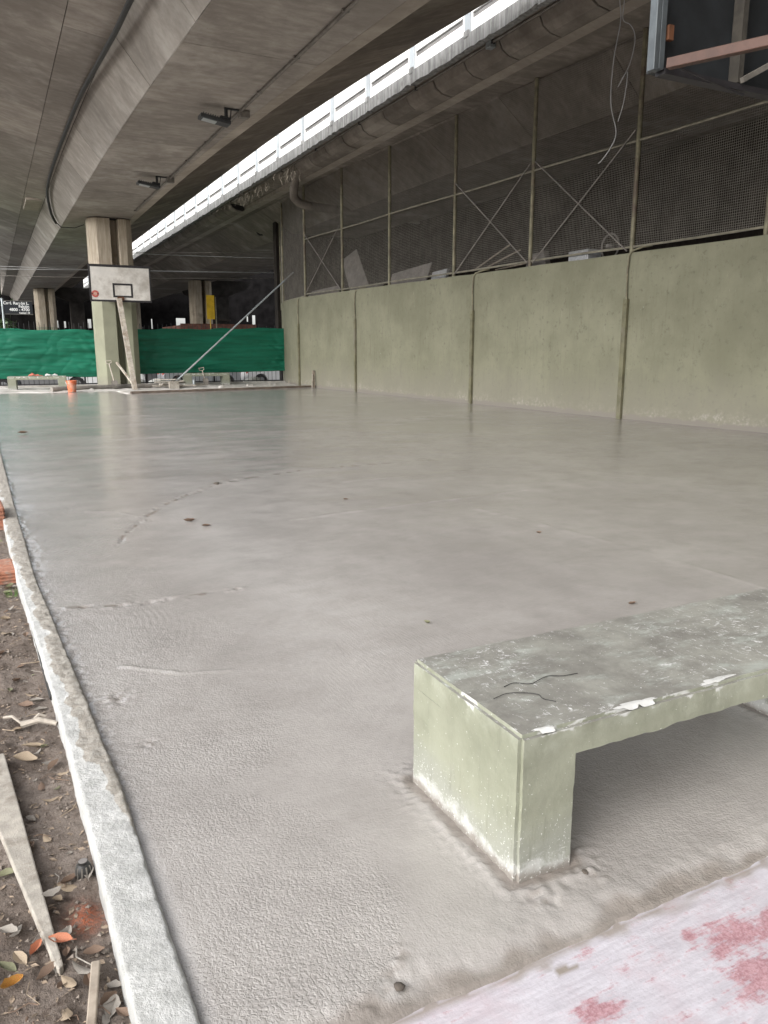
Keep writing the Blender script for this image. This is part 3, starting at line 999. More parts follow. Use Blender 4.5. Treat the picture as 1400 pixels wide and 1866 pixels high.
column(4.19, 30.1, 5.88, -.1, 'pale green concrete column right behind the white backboard')
column(4.1, 65.0, 5.88, -.9, 'distant concrete column between the dark street sign and the backboard', s=1.0)
column(14.15, 58.0, 6.3, -.9, 'shaded column rising from the brick planter behind the yellow sign', s=1.05)
column(13.8, 86.0, 6.3, -.9, 'farthest dark column of the right hand road', s=1.05)
column(4.65, .75, 5.88, -.1, 'concrete column carrying the near backboard', s=1.0)

# ------------------------------------------------------------------ lights and cable under the left road
t = thing('conduit_pipe', (4.75, 14, 5.8), 'long straight conduit clipped under the overhead soffit past both floodlights', 'conduit')
m = MB(); m.tube([(4.75, y, 5.845) for y in np.arange(-5, 30, 2.5)], .026, 8); m.build('pipe', GREYPIPE, t, smooth=.8)
for y in np.arange(3, 29, 1.9):
    m = MB(); m.box((4.75, y, 5.862), (.10, .035, .05)); m.build('clip', GREYPIPE, t)


def floodlight(x, y, label):
    t = thing('floodlight', (x, y, 5.88), label, 'floodlight', 'floodlights under the overhead road')
    m = MB(); m.box((x + .02, y, 5.80), (.20, .15, .13)); m.build('junction_box', GREYPIPE, t, bevel=.01)
    m = MB(); m.beam((x - .05, y, 5.86), (x - .36, y, 5.86), .06, .025); m.beam((x - .33, y, 5.86), (x - .33, y, 5.66), .05, .06); m.beam((x - .24, y - .05, 5.86), (x - .27, y - .05, 5.66), .02, .02)
    m.build('bracket', LAMPB, t, bevel=.004)
    m = MB(); rt = Matrix.Rotation(R(8), 3, 'Y')
    c = Vector((x - .56, y, 5.63))
    m.box(c, (.58, .27, .07), rt); m.box(c + Vector((.2, 0, .05)), (.2, .16, .05), rt)
    b = m.build('housing', LAMPB, t, bevel=.012)
    m = MB()
    for k in range(8): m.box(c + rt @ Vector((-.24 + k * .045, 0, .047)), (.012, .25, .026), rt)
    m.build('cooling_fins', LAMPB, b)
    m = MB(); m.box(c + rt @ Vector((-.10, 0, -.038)), (.26, .17, .012), rt); m.build('lens', LENS, t)


floodlight(4.80, 15.6, 'nearer and larger looking floodlight on the overhead soffit')
floodlight(4.74, 22.2, 'farther floodlight on the overhead soffit close to the column')
cb = [(2.6, 8, 6.41), (2.50, 10.6, 6.44), (2.43, 12.0, 6.46), (2.385, 13.15, 6.46), (2.365, 14.4, 6.48), (2.31, 16.4, 6.55), (2.25, 18.6, 6.62), (2.22, 21.0, 6.63), (2.20, 25.0, 6.64), (2.225, 28.4, 6.60), (2.32, 30.2, 6.50), (2.53, 31.9, 6.23), (2.70, 32.4, 6.0)]
cb = [(x - .035, y, z - .035) for x, y, z in cb]
m = MB(); m.tube(smooth(cb, 4), .045, 10)
t = m.single('power_cable', BLACK, 'thick black cable running along the overhead web and hanging down at its end', 'cable', smooth=.8)
m = MB(); m.tube([(2.70, 32.4, 5.97), (2.85, 32.6, 5.86), (3.3, 32.4, 5.84), (3.5, 31.2, 5.80)], .016, 6)
m.single('thin_cable', BLACK, 'thin wire from the end of the black cable to the column top', 'cable', smooth=.8)

# ------------------------------------------------------------------ right wall
WN = Vector((.999, .0436, 0)).normalized()


def wx(y): return 11.385 - .0436 * (y - 8.49)


wall = thing('painted_wall', (11.2, 12, 0), 'long olive green painted wall along the right of the court', 'wall')
m = MB()
n = 60
ysw = list(np.linspace(-6, 28.0, n))
path = [(wx(y), y) for y in ysw] + [(10.55, 28.6), (10.66, 29.4), (10.86, 30.6), (11.2, 31.9), (11.75, 33.2)]
vs = []
for (x, y) in path:
    zt = 3.16 + .10 * max(0, min(1, (y - 8) / 16)) + rnd(-.008, .008)
    vs += [(x, y, -.15), (x, y, zt), (x + .2, y + .01, zt), (x + .2, y + .01, -.15)]
fs = []
for i in range(len(path) - 1):
    for k in range(4):
        fs.append((i * 4 + k, i * 4 + (k + 1) % 4, i * 4 + 4 + (k + 1) % 4, i * 4 + 4 + k))
fs += [(0, 1, 2, 3), tuple(len(vs) - 4 + k for k in range(4))]
m.add(vs, fs); m.build('wall_face', WALL, wall)
STUB = plain('stub_paint', (.15, .142, .085), .65, .25, 4, dirt=(.19, .175, .13))
for y in (11.75, 16.87, 23.37, 28.05, 6.2):
    x = wx(y)
    m = MB(); m.box2((x - .07, y - .055, -.1), (x - .002, y + .055, 2.33)); m.build('pilaster', STUB, wall, bevel=.008)
    m = MB(); m.tube([(x - .03, y, 2.32), (x - .035, y + .02, 2.8), (x - .03, y, 3.14), (x - .01, y - .06, 3.22), (x + .1, y - .22, 3.28), (x + .2, y - .36, 3.30)], .02, 8)
    m.build('rod', POSTC, wall, smooth=.8)
    m = MB(); m.box((x - .078, y + .01, 2.22), (.02, .05, .04)); m.build('bolt', STUB, wall)
# fill and dark space behind
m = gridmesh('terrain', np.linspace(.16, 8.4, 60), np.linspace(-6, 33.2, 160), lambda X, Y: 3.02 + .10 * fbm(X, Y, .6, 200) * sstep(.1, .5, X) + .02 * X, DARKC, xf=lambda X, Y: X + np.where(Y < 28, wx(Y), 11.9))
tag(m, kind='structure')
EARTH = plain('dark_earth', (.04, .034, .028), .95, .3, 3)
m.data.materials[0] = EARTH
m = MB(); m.box2((18.8, -6.5, -.9), (19.1, 33.6, 7.45)); m.single('back_shade_wall', DARKC, 'added dark wall closing off the space deep behind the mesh fence', 'wall')  # added to keep this space dark, with shade put into its colour
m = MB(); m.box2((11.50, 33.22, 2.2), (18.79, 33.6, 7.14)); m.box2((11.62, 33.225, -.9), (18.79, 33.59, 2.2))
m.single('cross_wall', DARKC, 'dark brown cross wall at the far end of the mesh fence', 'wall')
m = MB(); m.box2((11.6, -6.9, -.9), (18.79, -6.52, 7.1)); m.single('cross_wall', DARKC, 'added unseen dark wall shutting light out under the right road behind the viewer', 'wall')  # unseen wall added so the space behind the mesh stays dark

# ------------------------------------------------------------------ mesh fence on the wall
mf = thing('mesh_fence', (11.1, 14, 3.2), 'tall wire mesh fence with steel posts and crossed braces on top of the olive wall', 'fence')


def wp(y, z, d=.09): return Vector((wx(y) + d, y, z))


posts = [5.9, 8.95, 11.81, 14.85, 17.92, 21.33, 24.5, 27.6]
for y in [2.9, -.1] + posts:
    m = MB(); m.tube([wp(y, 3.05), wp(y, 7.13)], .046, 10); m.build('post', POSTC, mf, smooth=.8)
cor = [(10.86, 30.9), (11.5, 33.0)]
for x, y in cor:
    m = MB(); m.tube([(x + .1, y, 3.05), (x + .1, y, 7.1)], .04, 10); m.build('post', POSTC, mf, smooth=.8)
ysr = list(np.arange(-5, 27.7, .5)) + [27.6]
for z, rr in ((5.2, .024), (3.28, .024)):
    m = MB(); m.tube([wp(y, z + .02 * math.sin(y) * .5 + .003 * y) for y in sorted(ysr)], rr, 6); m.build('rail', RAILC, mf, smooth=.8)
m = MB(); m.tube([wp(27.6, 3.31), (10.96, 30.9, 3.30), (11.6, 33, 3.3)], .022, 6); m.build('rail', RAILC, mf, smooth=.8)
for (ya, za, yb, zb) in ((14.75, 5.42, 11.9, 3.24), (11.86, 5.42, 14.72, 3.28), (17.85, 5.5, 14.9, 3.3), (14.9, 5.42, 17.82, 3.3), (27.5, 5.45, 24.55, 3.33), (24.6, 5.4, 27.5, 3.38)):
    m = MB(); m.tube([wp(ya, za, .05), wp(yb, zb, .05)], .015, 6); m.build('brace', BRACEC, mf, smooth=.8)
m = MB()
DX = .125
sp = .042
yy = -4.0
while yy < 27.6:
    j_ = rnd(-.002, .002); m.beam((wx(yy) + DX + rnd(-.003, .003), yy + j_, 3.3), (wx(yy) + DX + rnd(-.003, .003), yy + j_ + rnd(-.004, .004), 7.1), .0036, .0036); yy += sp
z = 3.32
while z < 7.1:
    yk = [-4, 2.9, 5.9, 8.95, 11.81, 14.85, 17.92, 21.33, 24.5, 27.6]; zk = [z + rnd(-.003, .003) for _ in yk]
    for k in range(len(yk) - 1):
        md = (yk[k] + yk[k + 1]) / 2; zm = (zk[k] + zk[k + 1]) / 2 - .006 - rnd(0, .003)
        m.beam(wp(yk[k], zk[k], DX), wp(md, zm, DX + .012), .0042, .0042); m.beam(wp(md, zm, DX + .012), wp(yk[k + 1], zk[k + 1], DX), .0042, .0042)
    z += sp
for (a, b) in (((wx(27.6) + DX, 27.6), (10.98, 30.9)), ((10.98, 30.9), (11.62, 33))):
    L_ = math.hypot(b[0] - a[0], b[1] - a[1]); n = int(L_ / sp)
    for k in range(n):
        t_ = k / n; m.box((a[0] + (b[0] - a[0]) * t_, a[1] + (b[1] - a[1]) * t_, 5.2), (.0042, .0042, 3.8))
    z = 3.32
    while z < 7.1:
        m.beam((a[0], a[1], z), (b[0], b[1], z), .0042, .0042); z += sp
m.build('wire_mesh', MESHC, mf, kind='stuff')

# junk on the ledge behind the mesh
def jp(y, z, d): # a point d metres behind the wall plane, on the same bearing
    f = (wx(y) + d) / wx(y)
    return Vector((wx(y) + d, y * f, 1.35 + (z - 1.35) * f))


def slab(pts, th, d=(0.02, 0, 0)):
    m = MB(); q = [Vector(p) for p in pts]; nrm = (q[1] - q[0]).cross(q[2] - q[0]).normalized() * th
    m.hexa(q + [p + nrm for p in q]); return m


m = slab([jp(22.35, 3.15, .45), jp(23.75, 3.2, .5), jp(24.35, 4.25, .95), jp(23.3, 4.5, 1.0)], .03); m.single('broken_slab', JUNKW, 'grey broken slab tilted up on the ledge between two mesh fence posts', 'slab', bevel=.004)
m = slab([jp(19.15, 3.2, .4), jp(21.2, 3.2, .4), jp(21.0, 3.55, .5), jp(18.85, 3.68, .55)], .03); m.single('old_sheet', JUNKW, 'long low grey sheet lying on the ledge behind the mesh', 'sheet', bevel=.004)
m = slab([jp(24.6, 3.22, .3), jp(27.2, 3.25, .3), jp(26.8, 3.42, .4), jp(24.6, 3.48, .42)], .03); m.single('old_sheet', JUNKW, 'pale sheet lying in the corner of the ledge under the farthest cross brace', 'sheet', bevel=.004)
m = slab([jp(22.2, 3.2, .3), jp(23.9, 3.2, .3), jp(23.3, 3.34, .4), jp(21.6, 3.33, .4)], .08); m.single('old_sheet', JUNKW, 'flat slab lying in front of the tilted broken slab', 'sheet', bevel=.004)
m = slab([jp(18.2, 3.2, .35), jp(18.9, 3.2, .35), jp(18.8, 3.42, .35), jp(18.1, 3.45, .35)], .1); m.single('small_carton', JUNKB, 'small pale carton at the end of the long grey sheet', 'carton', bevel=.006)
t = thing('plastic_crate', jp(13.0, 3.12, .3), 'white ribbed plastic crate on the ledge behind the mesh', 'crate')
a = jp(13.0, 3.25, .32)
m = MB(); m.box(a, (.36, .62, .22)); m.build('tub', JUNKB, t, bevel=.01)
for k in range(9):
    m = MB(); m.box((a.x - .185, a.y - .26 + k * .065, a.z), (.012, .02, .2)); m.build('rib', JUNKB, t)
m = MB(); a = jp(12.3, 3.36, .35)
m.tube([a + Vector((0, .25 * math.cos(q), .25 * math.sin(q))) for q in np.linspace(0, 2 * math.pi, 20)], .02, 6)
m.lathe([(.0, 0), (.09, .01), (.09, .07), (0, .08)], a - Vector((0, 0, .03)), 12)
m.single('fan_guard', JUNKW, 'round wire fan guard lying beside the white crate', 'fan', smooth=.8)
for (ya, za, yb, zb, lab) in ((16.9, 3.3, 15.5, 3.75, 'thin stick propped on the ledge left of the crossed braces'), (16.7, 3.25, 15.1, 3.6, 'lower thin stick on the ledge left of the crossed braces'), (16.0, 3.24, 13.9, 3.32, 'long flat lath lying on the ledge between the braces')):
    m = MB(); m.beam(jp(ya, za, .35), jp(yb, zb, .5), .03, .03); m.single('stick', WOOD, lab, 'stick')
m = slab([jp(14.2, 3.2, .3), jp(14.9, 3.2, .3), jp(14.75, 3.45, .3), jp(14.3, 3.5, .3)], .15); m.single('broken_block', JUNKW, 'grey broken block on the ledge beside a mesh fence post', 'block', bevel=.01)

# loose cables hanging near the right fence
HC = smooth
hc = thing('hanging_cable', (9, 10, 7.2), 'two pale loose cables dangling in front of the mesh fence', 'cable')
m = MB(); m.tube(HC([(9.05, 10.0, 7.3), (9.0, 9.97, 6.6), (9.03, 9.95, 6.25), (8.96, 9.98, 5.7), (8.97, 10.0, 5.1), (9.0, 9.88, 4.66), (8.98, 9.96, 4.45), (8.98, 10.15, 4.30), (8.98, 10.22, 4.27)]), .008, 5); m.build('strand', CABLEW, hc, smooth=.8)
m = MB(); m.tube(HC([(9.12, 9.95, 7.3), (9.05, 9.92, 6.5), (9.05, 9.92, 6.25), (9.12, 9.82, 6.15), (9.15, 9.75, 5.95), (9.1, 9.78, 5.6), (9.0, 9.9, 5.3), (9.08, 9.8, 5.5), (9.05, 9.8, 5.1), (9.0, 9.85, 4.8)]), .007, 5); m.build('strand', CABLEW, hc, smooth=.8)

# ------------------------------------------------------------------ near backboard (seen from behind, top right)
t = thing('basketball_hoop', (4.7, 3.7, 3), 'near basketball backboard seen from behind in blue grey steel with a red brown arm', 'backboard')
m = MB(); m.box2((3.70, 3.78, 2.98), (5.6, 3.83, 4.15)); m.build('board', DARKPANEL, t)
for x in (3.66, 5.55):
    m = MB(); m.box2((x - .03, 3.70, 2.96), (x + .004, 3.76, 4.2)); b = m.build('frame_side', BLUEST, t, bevel=.004)
    m = MB(); m.box2((x + .008, 3.70, 2.97), (x + .05, 3.77, 4.2)); m.build('angle_steel', BLUEST, b, bevel=.004)
m = MB(); m.box2((3.72, 3.70, 2.95), (5.54, 3.775, 2.985)); m.build('frame_bottom', BLACKP, t)
m = MB(); m.beam((3.70, 3.66, 2.985), (4.55, 1.2, 2.90), .05, .055); m.build('support_arm', RUSTY, t, bevel=.004)
m = MB(); m.beam((5.54, 3.66, 2.985), (4.75, 1.2, 2.90), .05, .055); m.build('support_arm', RUSTY, t, bevel=.004)
m = MB(); m.box2((3.722, 3.69, 3.13), (3.76, 3.72, 3.21)); m.build('bracket_plate', ORNG, t)
for x in (4.36, 4.95):
    m = MB(); m.box2((x - .022, 3.70, 2.99), (x + .022, 3.775, 4.14)); m.build('back_batten', plain('batten', (.04, .035, .028), .8, .3, 9), t)
m = MB(); m.beam((4.36, 3.69, 3.0), (4.75, 3.69, 3.2), .03, .03); m.build('stay', GREYPIPE, t)
m = MB(); m.beam((3.72, 3.64, 2.98), (4.42, 3.72, 2.93), .012, .012); m.build('stay', BLACKP, t)

# ------------------------------------------------------------------ far backboard on its leaning pole
t = thing('basketball_hoop', (4.33, 27.4, 0), 'white basketball backboard with black border in front of the column', 'backboard')
bx0, bx1, bz0, bz1, by = 3.20, 5.18, 2.98, 4.13, 28.2
m = MB(); m.box2((bx0, by, bz0), (bx1, by + .04, bz1)); m.build('board', BOARDW, t)
def strip(a, b, nm='border', dy=.006, d2=0):
    m = MB(); m.box2((a[0], by - dy - d2, a[1]), (b[0], by - .001 - d2, b[1])); m.build(nm, BLACKP, t)


strip((bx0 - .02, bz1 - .05), (bx1 + .02, bz1 + .03)); strip((bx0 - .02, bz0 - .03), (bx1 + .02, bz0 + .035))
strip((bx0 - .02, bz0 + .036), (bx0 + .045, bz1 - .051)); strip((bx1 - .03, bz0 + .036), (bx1 + .02, bz1 - .051))
q0, q1, r0, r1 = 3.93, 4.58, 3.10, 3.56
for a, b in (((q0, r1 - .06), (q1, r1)), ((q0, r0), (q1, r0 + .06)), ((q0, r0 + .061), (q0 + .06, r1 - .061)), ((q1 - .06, r0 + .061), (q1, r1 - .061))):
    strip(a, b, 'target_line')
m = MB(); m.prism([(3.36 + .115 * math.cos(a), 3.20 + .115 * math.sin(a)) for a in np.linspace(0, 2 * math.pi, 22)[:-1]], 'y', by - .006, by - .001); s_ = m.build('round_sticker', RED, t)
m = MB(); m.prism([(3.36 + .06 * math.cos(a), 3.20 + .06 * math.sin(a)) for a in np.linspace(0, 2 * math.pi, 18)[:-1]], 'y', by - .009, by - .0065)
m.build('sticker_motif', plain('sticker_pale', (.5, .28, .22), .5, .4, 40), s_)
for sx_ in (-.085, .085):
    m = MB(); m.box((3.36 + sx_, by - .0075, 3.20), (.035, .003, .04)); m.build('sticker_motif', BLACKP, s_)
for z in (3.1, 4.0):
    m = MB(); m.box2((3.9, by + .041, z - .04), (4.4, 29.57, z + .04)); m.build('wall_bracket', RUSTY, t)
m = MB(); m.box2((4.06, by - .05, 3.0), (4.28, by - .012, 3.12)); m.build('rim_plate', ORNG, t)
m = MB(); m.beam((4.33, 27.45, -.05), (4.10, by - .10, 3.06), .17, .07, up=(0, 1, 0)); m.build('pole', WOODW, t, bevel=.006)
m = MB(); m.beam((4.27, 27.6, .25), (4.00, 29.0, .92), .07, .05); m.build('strut', WOODW, t, bevel=.004)

# ------------------------------------------------------------------ fence with green tarps
fn = thing('bar_fence', (4, 31.1, 0), 'low dark bar fence carrying the green tarps across the far end', 'fence')
pk = MB(); pk.tube([(0, 0, 0), (0, 0, 2.22), (0, 0, 2.28)], .010, 5); pm = pk.mesh('picket', BLACKP)
x = -3.0
while x < 10.85:
    o = bpy.data.objects.new('picket', pm); C.objects.link(o); o.parent = fn
    o.location = Vector((x, 31.12, .02 + rnd(-.02, .03))) - WL[fn]; o.scale = (1, 1, rnd(.985, 1.03)); x += .168
for z in (.12, 2.02, 1.2):
    m = MB(); m.box2((-3, 31.09, z - .018), (10.9, 31.15, z + .018)); m.build('rail', BLACKP, fn)
for x in (.25, 3.12, 5.35, 8.0, 10.86):
    m = MB(); m.box2((x - .03, 31.08, -.1), (x + .03, 31.16, 2.22)); m.build('post', BLACKP, fn)


def tarp(x0, x1, zb0, zb1, zt0, zt1, seed, label):
    xs_ = np.linspace(x0, x1, int((x1 - x0) * 22)); ts = np.linspace(0, 1, 46)
    X, T = np.meshgrid(xs_, ts)
    f = (X - x0) / (x1 - x0)
    zt = zt0 + (zt1 - zt0) * f + .03 * vn(X, 0 * X, .7, seed) - .012 * np.abs(np.sin(X * 3.1))
    zb = zb0 + (zb1 - zb0) * f + .025 * vn(X, 0 * X, 1.1, seed + 1)
    Z = zb + (zt - zb) * T
    edge = sstep(.55, .98, np.abs(2 * f - 1))
    Yv = 31.0 + .03 * fbm(X * .35, Z * 2.0, .40, seed + 2, 3) + .016 * fbm(X * .28 + .2 * Z, Z * 3.4, .30, seed + 3, 3) + .012 * (1 - np.abs(vn(X * .22, Z * 3.0 + .2 * X, .26, seed + 6))) ** 4
    Yv = Yv + .035 * vn(X * 1.0 + Z * 1.3, Z * .5 - X * .4, .15, seed + 4) * edge + .015 * (1 - np.abs(vn(X * .9 - Z * .9, X * .3 + Z * .4, .35, seed + 8))) ** 6
    Yv = Yv - .05 * np.sin(np.pi * T) * (.6 + .4 * vn(X, 0 * X, 1.3, seed + 5))
    me = bpy.data.meshes.new('green_tarp'); ii = np.arange(X.size).reshape(X.shape)
    me.from_pydata(np.stack([X - x0, Yv - 31, Z - zb0], -1).reshape(-1, 3).tolist(), [], np.stack([ii[:-1, :-1], ii[:-1, 1:], ii[1:, 1:], ii[1:, :-1]], -1).reshape(-1, 4).tolist())
    me.materials.append(TARPM); me.shade_smooth()
    o = bpy.data.objects.new('green_tarp', me); C.objects.link(o); o.location = (x0, 31, zb0)
    so = o.modifiers.new('thickness', 'SOLIDIFY'); so.thickness = .004
    return tag(o, label, 'tarp', 'green tarps on the far fence')


tarp(-3.0, 3.85, .33, .38, 2.06, 2.10, 301, 'green tarp left of the backboard column')
tarp(4.9, 11.02, .43, .52, 2.13, 2.24, 311, 'darker green tarp between the backboard column and the olive wall')
m = MB(); m.tube([(11.03, 31.0, 0), (11.02, 31.0, 2.3)], .02, 6); m.single('corner_rod', GALV, 'thin pale rod upright at the right end of the far tarp', 'rod')

# ------------------------------------------------------------------ benches
def bench(L_, D, H, leg, th, label, loc, rz=0, mat=BENCH, sub=True):
    t = bpy.data.objects.new('concrete_bench', None); C.objects.link(t); WL[t] = Vector((0, 0, 0)); tag(t, label, 'bench', 'concrete benches around the court')
    def block(x0, x1, y0, y1, z0, z1, nm, amp, seed, nx, ny, nz, bev):
        import bmesh
        b = bmesh.new()
        bmesh.ops.create_cube(b, size=1)
        for v in b.verts:
            v.co = Vector(((x0 + x1) / 2 + v.co.x * (x1 - x0), (y0 + y1) / 2 + v.co.y * (y1 - y0), (z0 + z1) / 2 + v.co.z * (z1 - z0)))
        bmesh.ops.bevel(b, geom=[e for e in b.edges if not (nm == 'leg' and min(v.co.z for v in e.verts) > z1 - .001) and not (nm == 'seat' and min(v.co.z for v in e.verts) < z0 + .001 and max(v.co.z for v in e.verts) < z0 + .001)], offset=bev, segments=2, affect='EDGES')
        for ax, n_ in ((0, nx), (1, ny), (2, nz)):
            lo, hi = (x0, y0, z0)[ax], (x1, y1, z1)[ax]
            for k in range(1, n_):
                no = [0, 0, 0]; no[ax] = 1; p = [0, 0, 0]; p[ax] = lo + (hi - lo) * k / n_
                bmesh.ops.bisect_plane(b, geom=list(b.verts) + list(b.edges) + list(b.faces), plane_co=p, plane_no=no)
        me = bpy.data.meshes.new(nm); b.to_mesh(me); b.free()
        co = np.zeros(len(me.vertices) * 3); me.vertices.foreach_get('co', co); co = co.reshape(-1, 3)
        co[:, 0] += amp * vn(co[:, 1], co[:, 2] * 1.3 + 5, .07, 5)
        co[:, 1] += amp * vn(co[:, 0], co[:, 2] * 1.7 + 3, .07, 6)
        e_ = .0009 if sub else 0
        co[:, 0] += e_ * fbm(co[:, 1] * 1.0, co[:, 2] + co[:, 0] * .3, .022, 21); co[:, 1] += e_ * fbm(co[:, 0], co[:, 2] + co[:, 1] * .3, .022, 22)
        co[:, 2] += (amp * vn(co[:, 0], co[:, 1], .08, seed + 2) + (sub and nm == 'seat') * .004 * fbm(co[:, 0], co[:, 1] * 0 + 2, .06, 8) * (co[:, 2] < z0 + .01) * (co[:, 0] > leg + .02) * (co[:, 0] < L_ - leg - .02))
        me.vertices.foreach_set('co', co.ravel())
        me.shade_smooth(); me.set_sharp_from_angle(angle=.9)
        me.materials.append(mat)
        o = bpy.data.objects.new(nm, me); C.objects.link(o); o.parent = t
        return o
    f = 1 if sub else 0
    a = .0014 if sub else .004
    block(0, L_, 0, D, H - th, H, 'seat', a, 5, 110 * f + 1, 40 * f + 1, 6 * f + 1, .011)
    block(.0008, leg, .0008, D - .0008, -.12, H - th - .0002, 'leg', a, 9, 14 * f + 1, 40 * f + 1, 30 * f + 1, .011)
    block(L_ - leg, L_ - .0008, .0008, D - .0008, -.12, H - th - .0002, 'leg', a, 13, 14 * f + 1, 40 * f + 1, 30 * f + 1, .011)
    t.location = loc; t.rotation_euler = (0, 0, rz)
    return t


bench(1.61, .56, BH, .19, .088, 'large paint splattered concrete bench in the right foreground', (BX0, BY0, 0))
bench(1.85, .5, .45, .27, .11, 'far concrete bench under the left tarp with rags on its seat', (.46, 29.25, .02), R(-6), sub=False)
bench(1.75, .5, .46, .28, .12, 'far concrete bench under the right tarp with a shovel leaning on it', (6.62, 30.2, .02), R(-4), sub=False)
# paint blobs standing proud on the near bench
BLOB = plain('white_paint', (.56, .56, .54), .5, .06, 30)
for (x, y, r, lab) in ((1.80, 1.428, .030, 'thick white paint lump on the front rim near the middle of the bench'), (1.50, 1.425, .030, 'long thin white paint drip on the front rim of the bench'), (1.16, 1.422, .016, 'small white paint lump at the near corner of the bench')):
    n = 44; vs = [(x, y, BH + .0026)]; ph = x * 7
    an = [2 * math.pi * k / n for k in range(n)]
    rr = [r * (1 + .30 * math.sin(q + ph) + .22 * math.sin(2 * q + ph * 2) + .16 * math.sin(4 * q + ph * 3) + .11 * math.sin(7 * q + ph) + .08 * math.sin(11 * q)) for q in an]
    m = MB()
    for sc, zz_ in ((.6, .0022), (1, .0)):
        for k, q in enumerate(an):
            px_, py_ = x + rr[k] * sc * math.cos(q) * 2.1, y + rr[k] * sc * .42 * math.sin(q)
            if py_ < BY0 + .006: vs.append((px_, BY0 - .0012, BH - .010 + (py_ - BY0) * .9))
            else: vs.append((px_, py_, BH + zz_ + .0006))
    fs = [(0, 1 + k, 1 + (k + 1) % n) for k in range(n)] + [(1 + k, 1 + n + k, 1 + n + (k + 1) % n, 1 + (k + 1) % n) for k in range(n)]
    m.add(vs, fs); m.single('paint_lump', BLOB, lab, 'paint', 'white paint lumps on the near bench', smooth=1.4)
m = MB(); m.tube(smooth([(1.22, 1.665, BH + .003), (1.26, 1.672, BH + .004), (1.30, 1.648, BH + .003), (1.34, 1.655, BH + .006), (1.38, 1.668, BH + .003), (1.42, 1.648, BH + .004), (1.47, 1.645, BH + .003)]), .0011, 5)
m.single('bent_wire', BLACK, 'upper thin dark wire lying on the near bench top', 'wire')
m = MB(); m.tube(smooth([(1.15, 1.615, BH + .003), (1.20, 1.622, BH + .005), (1.25, 1.606, BH + .003), (1.275, 1.58, BH + .004), (1.272, 1.555, BH + .003), (1.292, 1.525, BH + .003)]), .0011, 5)
m.single('bent_wire', BLACK, 'lower hooked dark wire lying on the near bench top', 'wire')

# rags on far bench
RAG = plain('rag_cloth', (.5, .5, .48), .9, .3, 14); RAGR = plain('rag_red', (.45, .12, .08), .9, .3, 14)
for (x, y, s, mt, lab) in ((1.35, 29.4, .22, RAGR, 'crumpled reddish rag on the far left bench'), (1.85, 29.35, .2, RAG, 'crumpled pale rag on the far left bench')):
    def zf(X, Y, x=x, y=y, s=s): return .47 + .075 * np.exp(-((X - x) / s) ** 2 - ((Y - y) / .16) ** 2) * (1 + .9 * fbm(X, Y, .09, 77)) + .004
    o = gridmesh('rag', np.linspace(x - s, x + s, 18), np.linspace(y - .18, y + .18, 10), zf, mt, smooth=False)
    tag(o, lab, 'rag')

# ------------------------------------------------------------------ things at the far edge
t = thing('bucket', (2.31, 27.3, 0), 'orange plastic bucket standing beside the grey pipe', 'bucket')
c = (2.31, 27.3, .01)
m = MB(); m.lathe([(0, .0), (.125, 0), (.15, .26), (.165, .262), (.165, .285), (.155, .287), (.162, .335), (.172, .338), (.172, .37), (.158, .37), (.155, .34), (.145, .25), (.12, .02), (0, .02)], c, 24)
m.build('body', BUCKET, t, smooth=.6)
m = MB(); m.tube([(2.31 + .175 * math.cos(a), 27.3 - .10 * math.sin(a) * .6 - .05, .33 - .16 * math.sin(a)) for a in np.linspace(0, math.pi, 14)], .006, 5); m.build('handle', GALV, t, smooth=.8)

m = MB(); m.tube([(1.72, 27.75, .08), (3.2, 28.5, .085), (5.5, 29.0, .09)], .085, 14); m.tube([(1.718, 27.749, .08), (1.74, 27.76, .08)], .065, 12)
m.single('ground_pipe', plain('pipe_grey', (.20, .185, .165), .7, .4, 2.5, dirt=(.06, .055, .05)), 'long grey pipe lying on the ground in front of the column', 'pipe', smooth=.7)
m = MB(); m.beam((3.85, 25.33, .045), (10.86, 26.72, .05), .10, .075); m.single('formwork_board', plain('wet_board', (.16, .125, .10), .7, .3, 4), 'long brown screed board lying along the far edge of the wet floor', 'board', bevel=.005)


def shovel(base, top, label, s=1.0):
    b = Vector(base); tp = Vector(top)
    t = thing('shovel', b, label, 'shovel')
    d = (tp - b).normalized()
    m = MB(); m.tube([b + d * .28, tp], .02, 8); m.build('shaft', WOODW, t, smooth=.8)
    r = d.cross(Vector((0, 1, 0))).normalized()
    m = MB(); m.tube([tp, tp + d * .05 - r * .085, tp + d * .12 - r * .1, tp + d * .13 + r * .1, tp + d * .05 + r * .085, tp], .017, 6); m.build('d_handle', WOODW, t, smooth=.8)
    nrm = r.cross(d)
    m = MB(); vs = []
    for k, (h, wd, cv) in enumerate(((0, .03, .0), (.05, .09, .01), (.18, .11, .018), (.27, .10, .015), (.31, .03, 0))):
        for sx_ in (-1, 0, 1): vs.append(b + d * h + r * wd * sx_ + nrm * (cv if sx_ == 0 else 0))
    fs = [(i * 3 + j, i * 3 + j + 1, i * 3 + j + 4, i * 3 + j + 3) for i in range(4) for j in range(2)]
    vs2 = [v + nrm * .006 for v in vs]; nn = len(vs)
    m.add(vs + vs2, fs + [tuple(i + nn for i in f[::-1]) for f in fs]); m.build('blade', GREYPIPE, t, smooth=.8)
    return t


shovel((3.93, 29.1, .02), (3.80, 29.42, .86), 'shovel standing against the column with its handle up')
shovel((7.42, 29.95, .02), (7.30, 30.15, .56), 'shovel leaning on the far right bench')
